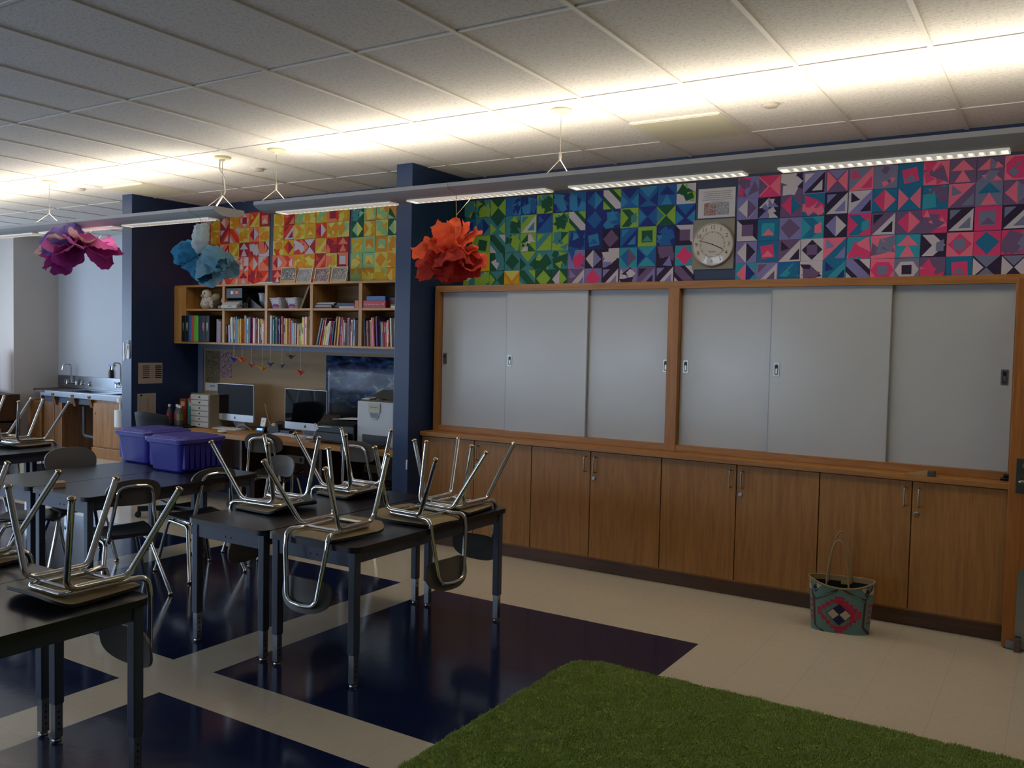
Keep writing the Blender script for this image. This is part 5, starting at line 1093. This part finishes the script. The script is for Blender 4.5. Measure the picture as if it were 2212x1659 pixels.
m = MB(); m.box(-12.40, -12.2, SF-.03, SW-.05, SH-.03, SH); m.box(-12.78, -12.40, SF+.15, SW, SH-.03, SH); m.build('side_counter', DARKW, t)
m = MB()
for a, b, c_, d in ((-12.2, -8.2, SF-.02, SF+.10), (-12.2, -8.2, SW-.12, SW), (-12.2, -11.95, SF+.10, SW-.12), (-11.25, -10.95, SF+.10, SW-.12), (-10.1, -8.2, SF+.10, SW-.12)): m.box(a, b, c_, d, SH-.02, SH)
m.box(-12.30, -8.2, SF-.024, SF-.018, SH-.075, SH); m.build('rim', STEEL, t, bevel=.004)
for a, b in ((-11.95, -11.25), (-10.95, -10.1)):
    m = MB(); m.box(a, b, SF+.10, SW-.12, SH-.145, SH-.13); m.box(a-.006, a, SF+.10, SW-.12, SH-.145, SH-.02); m.box(b, b+.006, SF+.10, SW-.12, SH-.145, SH-.02); m.box(a, b, SF+.094, SF+.10, SH-.145, SH-.02); m.box(a, b, SW-.12, SW-.114, SH-.145, SH-.02); m.build('basin', STEEL, t)
m = MB(); m.box(-12.86, -8.2, SW-.03, SW, SH, SH+.185); m.build('splashback', STEEL, t, bevel=.004)
def faucet(x, s, label, sprayer):
    t = thing('faucet', (x, SW-.05, SH+.08), label, 'faucet'); y = SW-.035
    m = MB(); m.tube(fillet([(x, y, SH+.08), (x, y-.03, SH+.08), (x, y-.035, SH+.33*s), (x-.02, y-.14, SH+.33*s), (x-.03, y-.15, SH+.25*s)], [.01, .05, .05]), .012, 10); m.build('spout', CHROME, t)
    m = MB(); m.tube([(x-.12, y-.02, SH+.08), (x+.12, y-.02, SH+.08)], .014, 10)
    for q in (-.12, .12): m.lathe([(0, -.02), (.020, -.02), (.016, .03), (.028, .035), (.028, .045), (0, .05)], (x+q, y-.02, SH+.08), 12); m.box(x+q-.045, x+q+.045, y-.027, y-.013, SH+.125, SH+.135)
    m.build('tap_body', CHROME, t)
faucet(-12.45, 1.1, 'tall gooseneck faucet at the corner end of the steel sink', 0)
faucet(-11.25, 1.25, 'gooseneck faucet with cross handles nearer the blue column', 1)
for q, x in enumerate((-12.68, -12.22, -12.03)):
    mb = MB(); mb.box(x-.02, x+.02, SW-.034, SW-.0305, SH+.04, SH+.12); mb.lathe([(0, 0), (.014, 0), (.010, .03), (0, .032)], (0, 0, 0), 10, M=face_M(x, SW-.034, SH+.07)); tag(mb.build('wall_spigot', CHROME, origin=(x, SW-.03, SH+.08)), 'small chrome spigot on the splashback, %s from the wall corner' % ORD[q], 'spigot', 'spigots on the splashback')
mb = MB(); mb.lathe([(0, 0), (.035, 0), (.035, .09), (.014, .14), (.012, .17), (0, .17)], (-11.55, SW-.02, SH+.1855), 14); mb.box(-11.58, -11.50, SW-.04, SW, SH+.355, SH+.385, 1)
tag(mb.build('spray_bottle', [BLACKP, mat('spray_blue', '#5f7fc0', .4)], origin=(-11.55, SW-.02, SH+.19)), 'dark spray bottle with blue trigger head behind the nearer faucet', 'spray bottle')
mb = MB(); mb.blob((-10.72, SW-.02, SH+.222), .075, .02, .036, jit=.2, seed=3); tag(mb.build('scrub_sponge', mat('sponge_dark', '#332c2c', .9, bump=.5), origin=(-10.72, SW-.02, SH+.19)), 'dark round scrubber resting on the splashback', 'sponge')
mb = MB(); mb.lathe([(0, 0), (.05, 0), (.052, .08), (.03, .14), (.012, .16), (.012, .19), (0, .19)], (-10.50, SW-.015, SH+.1855), 14); tag(mb.build('soap_bottle', mat('soap_yellow', '#b08a32', .3), origin=(-10.5, SW-.015, SH+.19)), 'amber yellow soap bottle on the splashback beside the scrubber', 'bottle')
mb = MB(); mb.tube(fillet([(-11.5, SF+.14, SH-.2), (-11.5, SF+.14, .26), (-11.30, SF+.18, .24), (-11.15, SF+.3, .24)], .05), .028, 10); mb.tube([(-11.34, SF+.3, .62), (-11.34, SF+.3, .44), (-11.20, SF+.3, .44)], .02, 8); tag(mb.build('drain_pipe', mat('pipe_grey', '#3a3a40', .4, .5), origin=(-11.5, SF+.14, .5)), 'grey drain pipe under the steel sink', 'pipe')
mb = MB(); mb.lathe([(0, 0), (.075, 0), (.075, .22), (0, .22)], (-10.36, SF-.075, .47), 20); mb.lathe([(0, .22), (.016, .22), (.016, .30), (.045, .32), (.045, .37), (0, .40)], (-10.36, SF-.075, .47), 16); mb.box(-10.40, -10.32, SF-.02, SF+.012, .5, .66, 1)
tag(mb.build('towel_holder', [WHITEPL, STEEL], origin=(-10.36, SF-.07, .58)), 'white cylinder with round knob hung on the cabinet by the blue column', 'dispenser')
# red drying rack and low shelf at the picture edge
t = thing('drying_rack', (-12.98, 6.80, .78), 'red peg drying rack standing on a dark low shelf by the sink wall', 'drying rack')
m = MB(); m.box(-13.10, -12.98, 6.78, 6.83, .78, 1.42); m.build('post', mat('rack_red', '#a3121f', .4), t, bevel=.004)
for k in range(5):
    z = .90+.105*k
    for s in (1, -1):
        m = MB(); m.tube(fillet([(-13.04, 6.79, z), (-13.04+s*.12, 6.765, z-.01), (-13.04+s*.17, 6.76, z+.045)], .03), .011, 8); m.build('peg', MATS['rack_red'], t)
t = thing('low_shelf', (-13.3, 6.75, 0), 'dark low open shelf unit at the picture edge under the red rack', 'shelf')
m = MB(); m.box(-14.0, -12.72, 6.50, 6.97, .74, .78); m.box(-14.0, -12.72, 6.50, 6.97, .0, .06); m.box(-14.0, -12.72, 6.52, 6.97, .38, .41); m.box(-12.76, -12.72, 6.50, 6.97, .06, .74); m.box(-13.4, -13.36, 6.50, 6.97, .06, .74); m.build('carcass', DARKW, t)
mb = MB(); mb.box(-13.2, -12.95, 6.56, 6.8, .0605, .2); tag(mb.build('plastic_tub', mat('tub_indigo', '#2a2c52', .4), origin=(-13.1, 6.7, .06), bevel=.01), 'dark blue tub on the bottom of the low shelf', 'tub')
mb = MB(); mb.blob((-13.3, 6.72, .815), .28, .16, .038, jit=.4, seed=7); tag(mb.build('dark_cloth', mat('cloth_teal', '#141e24', .9), origin=(-13.3, 6.72, .78)), 'crumpled dark cloth lying on the low shelf', 'cloth')

# ------------------------------------------------------------------ tissue-paper flowers hung from the lamps
def tissue(nm, c):
    if nm in MATS: return MATS[nm]
    m = bpy.data.materials.new(nm); m.use_nodes = True; MATS[nm] = m; nt = m.node_tree; g = NT(m)
    for n in list(nt.nodes):
        if n.type == 'BSDF_PRINCIPLED': nt.nodes.remove(n)
    tc = nt.nodes.new('ShaderNodeTexCoord'); c1 = lin(c); c2 = tuple(x*.78 for x in c1[:3])+(1,)
    col = g.mix(g.noise(tc.outputs['Object'], 26, 4), c2, c1)
    d = nt.nodes.new('ShaderNodeBsdfDiffuse'); tr = nt.nodes.new('ShaderNodeBsdfTranslucent'); mx = nt.nodes.new('ShaderNodeMixShader'); mx.inputs[0].default_value = .42
    bp = nt.nodes.new('ShaderNodeBump'); bp.inputs['Strength'].default_value = .5; bp.inputs['Distance'].default_value = .008; nt.links.new(g.noise(tc.outputs['Object'], 48, 3, 1.5), bp.inputs['Height']); nt.links.new(bp.outputs[0], d.inputs['Normal'])
    nt.links.new(col, d.inputs[0]); nt.links.new(col, tr.inputs[0]); nt.links.new(d.outputs[0], mx.inputs[1]); nt.links.new(tr.outputs[0], mx.inputs[2]); nt.links.new(mx.outputs[0], nt.nodes['Material Output'].inputs[0])
    return m
def petal(t, c, d, L, w, m_, seed, up=(0, 0, 1), cup=.25, neck=.12, droop=0.0, crumple=.018, shape='rect', fold=0.0, nm='petal'):
    """one sheet gathered at c, opening out along d"""
    c, d = Vector(c), Vector(d).normalized(); up = Vector(up); s = d.cross(up)
    if s.length < .01: s = d.cross(Vector((0, 1, 0)))
    s.normalize(); n = s.cross(d)
    def fn(u, v):
        a = 2*v-1
        if shape == 'rect': wd = w*(neck+(1-neck)*min(1.0, u*1.5)**.8)
        elif shape == 'leaf': wd = w*max(.03, math.sin(PI*min(1, .10+.88*u**.8)))
        else: wd = w*(neck+(1-neck)*math.sin(min(1.0, u*1.02)*PI*.5)**.9)
        edge = 1-(.10*abs(a)**2.2 if shape == 'round' else 0)-.04*math.sin(a*5+seed)
        p = c+d*(L*u*edge)+s*(a*wd*.5)+n*(cup*wd*(a*a-.3)*math.sin(PI*min(1, u*.9)))+n*(fold*wd*(abs(a)-.5)*min(1, u*2))+Vector((0, 0, -droop*L*u*u))
        q = p*19+Vector((seed*3.1, seed*1.7, 0)); k = crumple*min(1, u*3+.2)
        p += n*(noise.noise(q)*k*1.5+abs(noise.noise(q*2.1))*k*.8)+s*(noise.noise(q*1.9+Vector((5, 0, 0)))*k*.6)+n*(math.sin(a*9+seed)*.007*(1-u))
        return p
    m = MB(); m.grid(fn, 16, 16); return m.build(nm, m_, t)
def puff(t, c, d, L, prof, m_, seed, sx=1.0, sy=1.0, crumple=.016, up=(0, 1, 0), pleat=.12, droop=0.0, nm='petal'):
    """a gathered sheet that closes round d like a bag or skirt; prof gives its radius along d"""
    c, d = Vector(c), Vector(d).normalized(); s = d.cross(Vector(up)).normalized(); n = s.cross(d); K = len(prof)-1
    def fn(u, v):
        f = u*K; i = min(K-1, int(f)); r = prof[i]+(prof[i+1]-prof[i])*(f-i); th = 2*PI*v
        rr = r*(1+pleat*math.sin(7*th+seed)*min(1, u*2)+.06*math.sin(3*th+seed*2))
        p = c+d*(L*u*(1+.08*math.sin(2*th+seed)))+s*(math.cos(th)*rr*sx)+n*(math.sin(th)*rr*sy)+Vector((0, 0, -droop*L*u*u))
        q = (c+d*L*u+s*math.cos(th)*.1+n*math.sin(th)*.1)*21+Vector((seed*2.3, seed, 0)); k = crumple*min(1, u*3+.3)
        return p+(s*math.cos(th)+n*math.sin(th))*(noise.noise(q)*k+abs(noise.noise(q*2.3))*k*.7)+d*(noise.noise(q*1.7)*k*.5)
    m = MB(); m.grid(fn, 18, 36); return m.build(nm, m_, t)
# ray-aligned frame: flowers are seen from one side of the room; r points along the lamp, f towards the room
def flower(name_loc, label):
    return thing('tissue_flower', name_loc, label, 'paper flower', 'tissue-paper flowers under the lamps')
OR1, OR2, OR3 = tissue('tissue_orange', '#ee6a45'), tissue('tissue_coral', '#e2584a'), tissue('tissue_red', '#c93c34')
c = Vector((-3.355, 4.62, 2.245)); t = flower(c, 'orange-red tissue-paper flower hanging before the blue pier')
for q, (d, L, w, m_, cup, dr, up, sh, fo) in enumerate((
    ((-.18, 0, 1), .185, .125, OR1, .2, 0, (0, 1, 0), 'rect', .2), ((.50, -.1, 1), .185, .055, OR1, .1, 0, (0, 1, 0), 'rect', .5), ((.95, 0, .72), .20, .055, OR1, .1, 0, (0, 1, 0), 'rect', .5), ((-.62, -.35, .75), .20, .15, OR1, .2, .05, (0, .6, 1), 'rect', .35),
    ((-1, -.1, -.02), .29, .15, OR1, .2, .10, (0, .3, 1), 'rect', .35), ((-1, .25, -.2), .25, .12, OR2, .2, .1, (0, 0, 1), 'rect', .35), ((.9, -.35, .1), .17, .15, OR1, .4, .2, (0, 0, 1), 'round', .1), ((.85, .35, -.25), .20, .17, OR2, .4, .1, (0, 0, 1), 'round', .1),
    ((-.75, -.45, -.75), .27, .14, OR2, .3, .05, (0, 0, 1), 'rect', .3), ((.85, -.3, -.55), .22, .18, OR2, .3, .05, (0, 0, 1), 'rect', .2), ((-.35, -.85, .28), .17, .2, OR1, .5, .25, (0, 0, 1), 'round', .1), ((.35, -.85, .12), .16, .18, OR2, .5, .3, (0, 0, 1), 'round', .1),
    ((-.2, -.9, -.35), .17, .2, OR2, .5, .3, (0, 0, 1), 'round', .1), ((-.9, -.2, .3), .20, .12, OR1, .3, .1, (0, 0, 1), 'rect', .3))):
    petal(t, c+Vector(d)*.015, d, L, w, m_, q+1.3, up, cup, .3, dr, .020, sh, fo)
puff(t, c+Vector((0, 0, .02)), (.02, -.05, -1), .20, [.03, .10, .135, .15, .14, .125], OR3, 3.0, 1.1, .9, .022)
puff(t, c+Vector((.03, -.05, .01)), (.25, -.35, -1), .15, [.02, .08, .11, .12], OR2, 5.0, 1.0, .9, .022)
puff(t, c+Vector((-.06, -.04, .0)), (-.35, -.3, -1), .16, [.02, .07, .10, .11], OR2, 7.0, 1.0, .9, .022)
m = MB(); m.tube([(-3.375, 4.555, 2.665), (-3.38, 4.552, 2.640), (-3.36, 4.63, 2.60), (-3.352, 4.625, 2.47), (-3.35, 4.62, 2.40)], .0022, 6); m.tube([(-3.352, 4.625, 2.47), (-3.30, 4.72, 2.595), (-3.27, 4.862, 2.642), (-3.27, 4.861, 2.668)], .0022, 6); m.tube([(-3.35, 4.62, 2.42), (-3.35, 4.62, 2.27)], .003, 6); m.build('string', mat('raffia', '#c8b27e', .8), t)
BL0, BL1, BL2, BL3 = tissue('tissue_white', '#dfe9ea'), tissue('tissue_pale_blue', '#8fbdd0'), tissue('tissue_blue', '#4f9cc4'), tissue('tissue_deep_blue', '#2f7aa6')
c = Vector((-5.79, 4.62, 2.325)); t = flower(c, 'white and blue tissue-paper flower hanging at the end of the far lamp')
puff(t, c+Vector((0, -.05, -.02)), (.06, .08, 1), .225, [.015, .052, .066, .066, .062, .058], BL0, 1.0, 1.0, .8, .016, pleat=.08)
puff(t, c, (.12, -.25, -.2), .06, [.02, .04, .03], BL0, 2.0, .8, 1.0, .010)
puff(t, c, (-1, -.25, .10), .27, [.02, .075, .10, .105, .085, .045], BL2, 4.0, .95, .85, .020, (0, 0, 1), droop=.25)
puff(t, c, (-.9, .25, -.25), .25, [.02, .06, .09, .09, .05], BL2, 5.0, 1, .8, .018, (0, 0, 1), droop=.1)
puff(t, c, (1, -.25, -.12), .33, [.02, .05, .08, .095, .085, .045], BL1, 6.0, .95, .85, .020, (0, 0, 1), droop=.22)
puff(t, c, (.95, .15, -.35), .29, [.02, .05, .08, .09, .08], BL1, 7.0, 1.0, .9, .020, (0, 0, 1), droop=.15)
puff(t, c, (-.55, -.1, -1), .20, [.02, .05, .08, .10, .115], BL2, 8.0, 1.0, .7, .014)
puff(t, c, (-.10, 0, -1), .215, [.02, .04, .06, .075], BL3, 9.0, 1.0, .7, .012)
puff(t, c, (.55, -.1, -1), .235, [.02, .06, .09, .11, .125], BL1, 10.0, 1.05, .7, .016)
m = MB(); m.tube([(-5.90, 4.556, 2.667), (-5.90, 4.553, 2.640), (-5.86, 4.63, 2.60), (-5.79, 4.62, 2.50), (-5.78, 4.62, 2.36)], .0022, 6); m.tube([(-5.785, 4.62, 2.50), (-5.74, 4.72, 2.597), (-5.72, 4.863, 2.642), (-5.72, 4.861, 2.668)], .0022, 6); m.build('string', MATS['raffia'], t)
PU1, PU2, PU3, PU4 = tissue('tissue_lilac', '#9a84cc'), tissue('tissue_peach', '#f2c4bd'), tissue('tissue_orchid', '#cf6aa6'), tissue('tissue_wine', '#8a2f72')
c = Vector((-7.48, 4.62, 2.475)); t = flower(c, 'purple and pink tissue-paper flower hanging before the white sink wall')
puff(t, c+Vector((-.03, -.04, .0)), (-.08, 0, 1), .145, [.03, .085, .095, .085, .07], PU1, 1.0, 1.1, .8, .024)
puff(t, c+Vector((.01, -.07, .03)), (-1, -.35, -.02), .28, [.03, .085, .11, .115, .09, .05], PU1, 2.0, .95, .95, .022, (0, 0, 1), droop=.35)
for q, (d, L, w, m_, cup, dr, up, sh) in enumerate((
    ((1, -.35, .22), .385, .26, PU2, .30, .30, (0, .3, 1), 'leaf'), ((1, .2, -.02), .43, .28, PU3, .30, .16, (0, 0, 1), 'leaf'), ((.9, -.45, -.08), .40, .28, PU3, .30, .16, (0, 0, 1), 'leaf'), ((-1, -.35, -.10), .44, .24, PU2, .32, .14, (0, .2, 1), 'leaf'),
    ((-1, .1, -.16), .45, .28, PU3, .3, .12, (0, 0, 1), 'leaf'), ((-.7, -.7, -.12), .34, .28, PU2, .35, .2, (0, 0, 1), 'leaf'), ((.95, 0, -.26), .42, .30, PU4, .25, .05, (0, 0, 1), 'rect'), ((-.95, .05, -.30), .42, .26, PU4, .25, .05, (0, 0, 1), 'rect'),
    ((.3, -.95, -.22), .27, .34, PU3, .3, .2, (0, 0, 1), 'round'), ((-.35, -.6, -.62), .34, .22, PU4, .3, .05, (0, 0, 1), 'rect'), ((.45, -.5, -.5), .34, .26, PU4, .3, .05, (0, 0, 1), 'rect'), ((-.6, 0, -.62), .36, .2, PU4, .3, .05, (0, 0, 1), 'rect'), ((.1, .6, -.5), .3, .3, PU4, .3, .05, (0, 0, 1), 'rect'))):
    petal(t, c+Vector(d)*.012, d, L, w, m_, q+41.3, up, cup, .3, dr, .016, sh, .12)
m = MB(); m.tube([(-7.56, 4.556, 2.667), (-7.56, 4.553, 2.640), (-7.52, 4.61, 2.60), (-7.48, 4.62, 2.53), (-7.47, 4.62, 2.45)], .0022, 6); m.tube([(-7.47, 4.62, 2.45), (-7.38, 4.70, 2.597), (-7.34, 4.862, 2.642), (-7.34, 4.861, 2.668)], .0022, 6); m.build('string', MATS['raffia'], t)

# ------------------------------------------------------------------ woven bag by the cabinets
BG = dict(teal=mat('weave_teal', '#5f7f78', .85, var=.12, vscale=120), red=mat('weave_red', '#b02440', .85, var=.12, vscale=120), navy=mat('weave_navy', '#1d1a4c', .85), cream=mat('weave_cream', '#b9a98a', .85, var=.1, vscale=120),
          brown=mat('weave_brown', '#4a3a32', .9, var=.2, vscale=120), olive=mat('weave_olive', '#7a7458', .85), rim=mat('weave_straw', '#8f7754', .8, var=.2, vscale=150), dark=mat('bag_lining', '#0c0b12', .9))
t = thing('woven_bag', (-1.074, 5.42, 0), 'woven tote bag with red and teal pattern standing by the oak cabinets', 'bag', rz=.20)
def bag_pt(u, v, off=0.0, back=False):
    """u across -1..1, v up 0..1; front face of the tote"""
    hw = .160+.022*v; hd = .058+.012*v; ht = .292+.020*u*u*(1 if not back else 1)-(.018*(1-u*u) if not back else -.012*(1-u*u))
    a = u*.5; x = hw*u; y = -(hd*(1-abs(u)**4*.75)+.022*v*(1-u*u))-off
    return Vector((x, y if not back else -y, ht*v))
m = MB(); BGK = ['teal', 'red', 'navy', 'cream', 'brown', 'olive']
m.grid(lambda a, b: bag_pt(2*b-1, a), 10, 28, 0); m.grid(lambda a, b: bag_pt(1-2*b, a, back=True), 10, 28, 0)
for s in (-1, 1): m.grid(lambda a, b: bag_pt(s, a).lerp(bag_pt(s, a, back=True), b if s > 0 else 1-b), 10, 4, 0)
m.add([bag_pt(-1+2*k/20, 0) for k in range(21)]+[bag_pt(1-2*k/20, 0, back=True) for k in range(21)], [tuple(range(41, -1, -1))], 4)
def bagpoly(poly, k, lay):
    # split long edges so the patch follows the curved face
    out = []
    n = len(poly)
    for i in range(n):
        (x0, y0), (x1, y1) = poly[i], poly[(i+1) % n]; st = max(1, int(abs(x1-x0)/.06))
        out += [(x0+(x1-x0)*q/st, y0+(y1-y0)*q/st) for q in range(st)]
    m.add([bag_pt(x, y, .0006+.0005*lay) for x, y in out], [tuple(range(len(out)))], BGK.index(k))
def dia(cx, cy, a, b): return [(cx-a, cy), (cx, cy-b), (cx+a, cy), (cx, cy+b)]
def bar(x0, y0, x1, y1, w):
    dx, dy = (x1-x0)*.168, (y1-y0)*.3; L = math.hypot(dx, dy); nx, ny = -dy/L*w/.168, dx/L*w/.3
    return [(x0-nx, y0-ny), (x1-nx, y1-ny), (x1+nx, y1+ny), (x0+nx, y0+ny)]
for p in ((-.86, .10, -.86, .64), (.76, .16, .76, .72), (-.86, .64, -.10, .97), (.76, .72, .02, .99), (-.86, .10, -.55, .0), (.76, .16, .98, .02), (-.86, .64, -.98, .92), (.76, .72, .98, .95)): bagpoly(bar(*p, .006), 'brown', 1)
for q in range(12):
    f = q/11.0
    bagpoly(dia(.74-.70*f, .69+.27*f, .03, .018), 'olive', 2); bagpoly(dia(-.84+.70*f, .61+.31*f, .03, .018), 'brown', 2)
for s in (-1, 1): bagpoly([(s*1.0, .78), (s*.98, .99), (s*.60, .97), (s*.78, .82)][::s], 'cream', 1); bagpoly(dia(s*.80, .85, .085, .085), 'navy', 2)
C0 = (-.04, .42)
bagpoly(dia(C0[0], C0[1], .68, .375), 'red', 1)
for q in range(4):   # stepped teeth round the red lozenge
    for k in range(5):
        f = (k+.5)/5; sx, sy = ((1, 1), (-1, 1), (-1, -1), (1, -1))[q]
        px, py = C0[0]+sx*.70*(1-f), C0[1]+sy*.395*f
        bagpoly([(px-.075, py-.040), (px+.075, py-.040), (px+.075, py+.040), (px-.075, py+.040)], 'red', 1)
        bagpoly([(px-.020-sx*.028, py-.012-sy*.016), (px+.020-sx*.028, py-.012-sy*.016), (px+.020-sx*.028, py+.012-sy*.016), (px-.020-sx*.028, py+.012-sy*.016)], 'olive', 3)
bagpoly(dia(C0[0], C0[1], .42, .246), 'brown', 3)
g_ = .018
for (ox, oy, k) in ((0, .118, 'navy'), (0, -.118, 'navy'), (-.20, 0, 'cream'), (.20, 0, 'cream')): bagpoly(dia(C0[0]+ox, C0[1]+oy, .188, .110), k, 4)
for s in (-1, 1):
    for k in range(4): bagpoly([(s*.93-.05, .22+.11*k), (s*.93+.05, .22+.11*k), (s*.93+.05, .27+.11*k), (s*.93-.05, .27+.11*k)], 'red', 1)
m.build('body', [BG[k] for k in BGK], t)
m = MB(); m.grid(lambda a, b: bag_pt(1-2*b, .98-.35*a, -.004, True), 4, 20, 0); m.grid(lambda a, b: bag_pt(-1+2*b, .98-.35*a, -.004), 4, 20, 0); m.add([bag_pt(-.97+1.94*k/20, .70, -.003) for k in range(21)]+[bag_pt(.97-1.94*k/20, .70, -.003, True) for k in range(21)], [tuple(range(42))]); m.build('lining', BG['dark'], t)
m = MB(); m.tube([bag_pt(-1+2*k/20, 1) for k in range(21)]+[bag_pt(1-2*k/20, 1, back=True) for k in range(21)]+[bag_pt(-1, 1)], .0055, 8); m.grid(lambda a, b: bag_pt(1-2*b, 1.0-.09*a, -.006, True), 2, 20); m.build('rim', BG['rim'], t)
for back, x0, x1, top, nm in ((False, -.085, .040, .555, 0), (True, -.075, .055, .575, 1)):
    m = MB(); u0, u1 = x0/.18, x1/.18; P0, P1 = bag_pt(u0, .88, -.008, back), bag_pt(u1, .88, -.008, back)
    pts = [P0.lerp(P1, .5-.5*math.cos(PI*k/24)*(1-.10*math.sin(PI*k/24)))+Vector((0, 0, (top-P0.z)*math.sin(PI*k/24)**.95)) for k in range(25)]; m.tube(pts, .0052, 8); m.build('handle', BG['rim'], t)
m = MB(); M_ = Matrix.Translation(bag_pt(.12, .89, -.010, True)+Vector((0, -.002, 0))) @ Matrix.Rotation(PI/2, 4, 'X'); m.box(-.024, .024, -.010, .010, 0, .001, 0, M_)
for k in range(4): m.box(-.014+.008*k, -.009+.008*k, -.002, .003, .001, .0014, 1, M_)
m.build('maker_tag', [mat('tag_yellow', '#b9a838', .6), GREYTXT], t)

# ------------------------------------------------------------------ small things on the counter
mb = MB(); P = [(-.775, 5.725), (-.640, 5.708), (-.628, 5.750), (-.640, 5.760)]
t = thing('wood_wedge', (-.69, 5.73, .926), 'pale wooden wedge with dark end lying on the counter by the door', 'door wedge')
m = MB(); m.add([(-.800, 5.715, .9265), (-.672, 5.705, .9265), (-.672, 5.752, .9265), (-.800, 5.752, .9265), (-.672, 5.705, .957), (-.672, 5.752, .957)], [(0, 3, 2, 1), (1, 2, 5, 4), (0, 1, 4), (3, 5, 2), (0, 4, 5, 3)]); m.build('wedge', wood('wedge_pale', '#8f6f3e', '#b08f58', 'x'), t)
m = MB(); m.box(-.6715, -.632, 5.703, 5.754, .9265, .959); m.build('rubber_end', mat('wedge_dark', '#4a4238', .8), t, bevel=.003)
mb = MB(); mb.lathe([(0, 0), (.010, 0), (.010, .095), (.0085, .097), (0, .097)], (0, 0, 0), 12, M=Matrix.Translation((-.300, 5.815, .937)) @ Matrix.Rotation(PI/2, 4, 'Y')); tag(mb.build('marker_pen', BLACKP, origin=(-.27, 5.815, .93)), 'black marker pen lying on the counter against the open door', 'marker')
mb = MB(); mb.lathe([(0, 0), (.010, 0), (.010, .085), (.0085, .087), (0, .087)], (0, 0, 0), 12, M=Matrix.Translation((-.285, 5.816, .957)) @ Matrix.Rotation(PI/2, 4, 'Y')); tag(mb.build('marker_pen', BLACKP, origin=(-.26, 5.815, .957)), 'black marker pen lying on top of another by the open door', 'marker')

# ------------------------------------------------------------------ green shag rug
RX0, RX1, RY0, RY1 = -2.12, 1.0, 1.9, 4.085
t = thing('shag_rug', (-.6, 3.0, 0), 'green shag rug with rounded corner on the floor before the whiteboards', 'rug')
RUGM = bpy.data.materials.new('rug_pile'); RUGM.use_nodes = True; _g = NT(RUGM); _b = RUGM.node_tree.nodes['Principled BSDF']; _b.inputs['Roughness'].default_value = .95; _b.inputs['Specular IOR Level'].default_value = .1
_geo = RUGM.node_tree.nodes.new('ShaderNodeNewGeometry')
_c = _g.mix(_g.noise(_geo.outputs['Position'], 7, 4), lin('#a9b866'), lin('#c6d28a')); _c = _g.mix(_g.noise(_geo.outputs['Position'], 90, 2), _c, lin('#97a558')); RUGM.node_tree.links.new(_c, _b.inputs['Base Color'])
out = rrect(RX0, RX1, RY0, RY1, .16, 10)
m = MB(); m.prism(out, .0005, .012, 'z'); m.build('backing', mat('rug_base', '#93aa4c', .95), t)
import numpy as np
rs = np.random.RandomState(4)
def inside(x, y):
    r = .16; dx = np.maximum(np.maximum(RX0+r-x, x-(RX1-r)), 0); dy = np.maximum(np.maximum(RY0+r-y, y-(RY1-r)), 0); return dx*dx+dy*dy < r*r
NB = 230000
# only the part of the rug the camera can see or nearly see needs its pile modelled densely
x = rs.uniform(RX0, RX1, NB*2); y = RY0+(RY1-RY0)*rs.uniform(0, 1, NB*2)**.75
k = inside(x, y) & (y > 2.05) & (x < .35) & (y > 2.2+.45*(x+2.1)); x, y = x[k][:NB], y[k][:NB]; n = len(x)
h = rs.uniform(.008, .015, n); a = rs.uniform(0, 2*np.pi, n); w = .0026
ph = np.sin(x*31+2*np.sin(y*23))*.7+np.sin(y*37+2*np.sin(x*19))*.7
lx = rs.normal(0, .0045, n)+.003*np.cos(ph*2); ly = rs.normal(0, .0045, n)+.003*np.sin(ph*2); h = h*(1+.22*np.sin(ph*1.7))
V = np.empty((n, 3, 3)); V[:, 0] = np.stack([x-w*np.cos(a), y-w*np.sin(a), np.full(n, .011)], 1); V[:, 1] = np.stack([x+w*np.cos(a), y+w*np.sin(a), np.full(n, .011)], 1); V[:, 2] = np.stack([x+lx, y+ly, .010+h], 1)
V -= np.array([-.6, 3.0, 0])
me = bpy.data.meshes.new('pile'); me.vertices.add(n*3); me.vertices.foreach_set('co', V.ravel()); me.loops.add(n*3); me.loops.foreach_set('vertex_index', np.arange(n*3, dtype=np.int32)); me.polygons.add(n); me.polygons.foreach_set('loop_start', np.arange(0, n*3, 3, dtype=np.int32)); me.update(calc_edges=True)
me.materials.append(RUGM); o = bpy.data.objects.new('pile', me); COL.objects.link(o); o.parent = t; o['kind'] = 'stuff'
for o in bpy.data.objects:
    if '_o' in o: del o['_o']
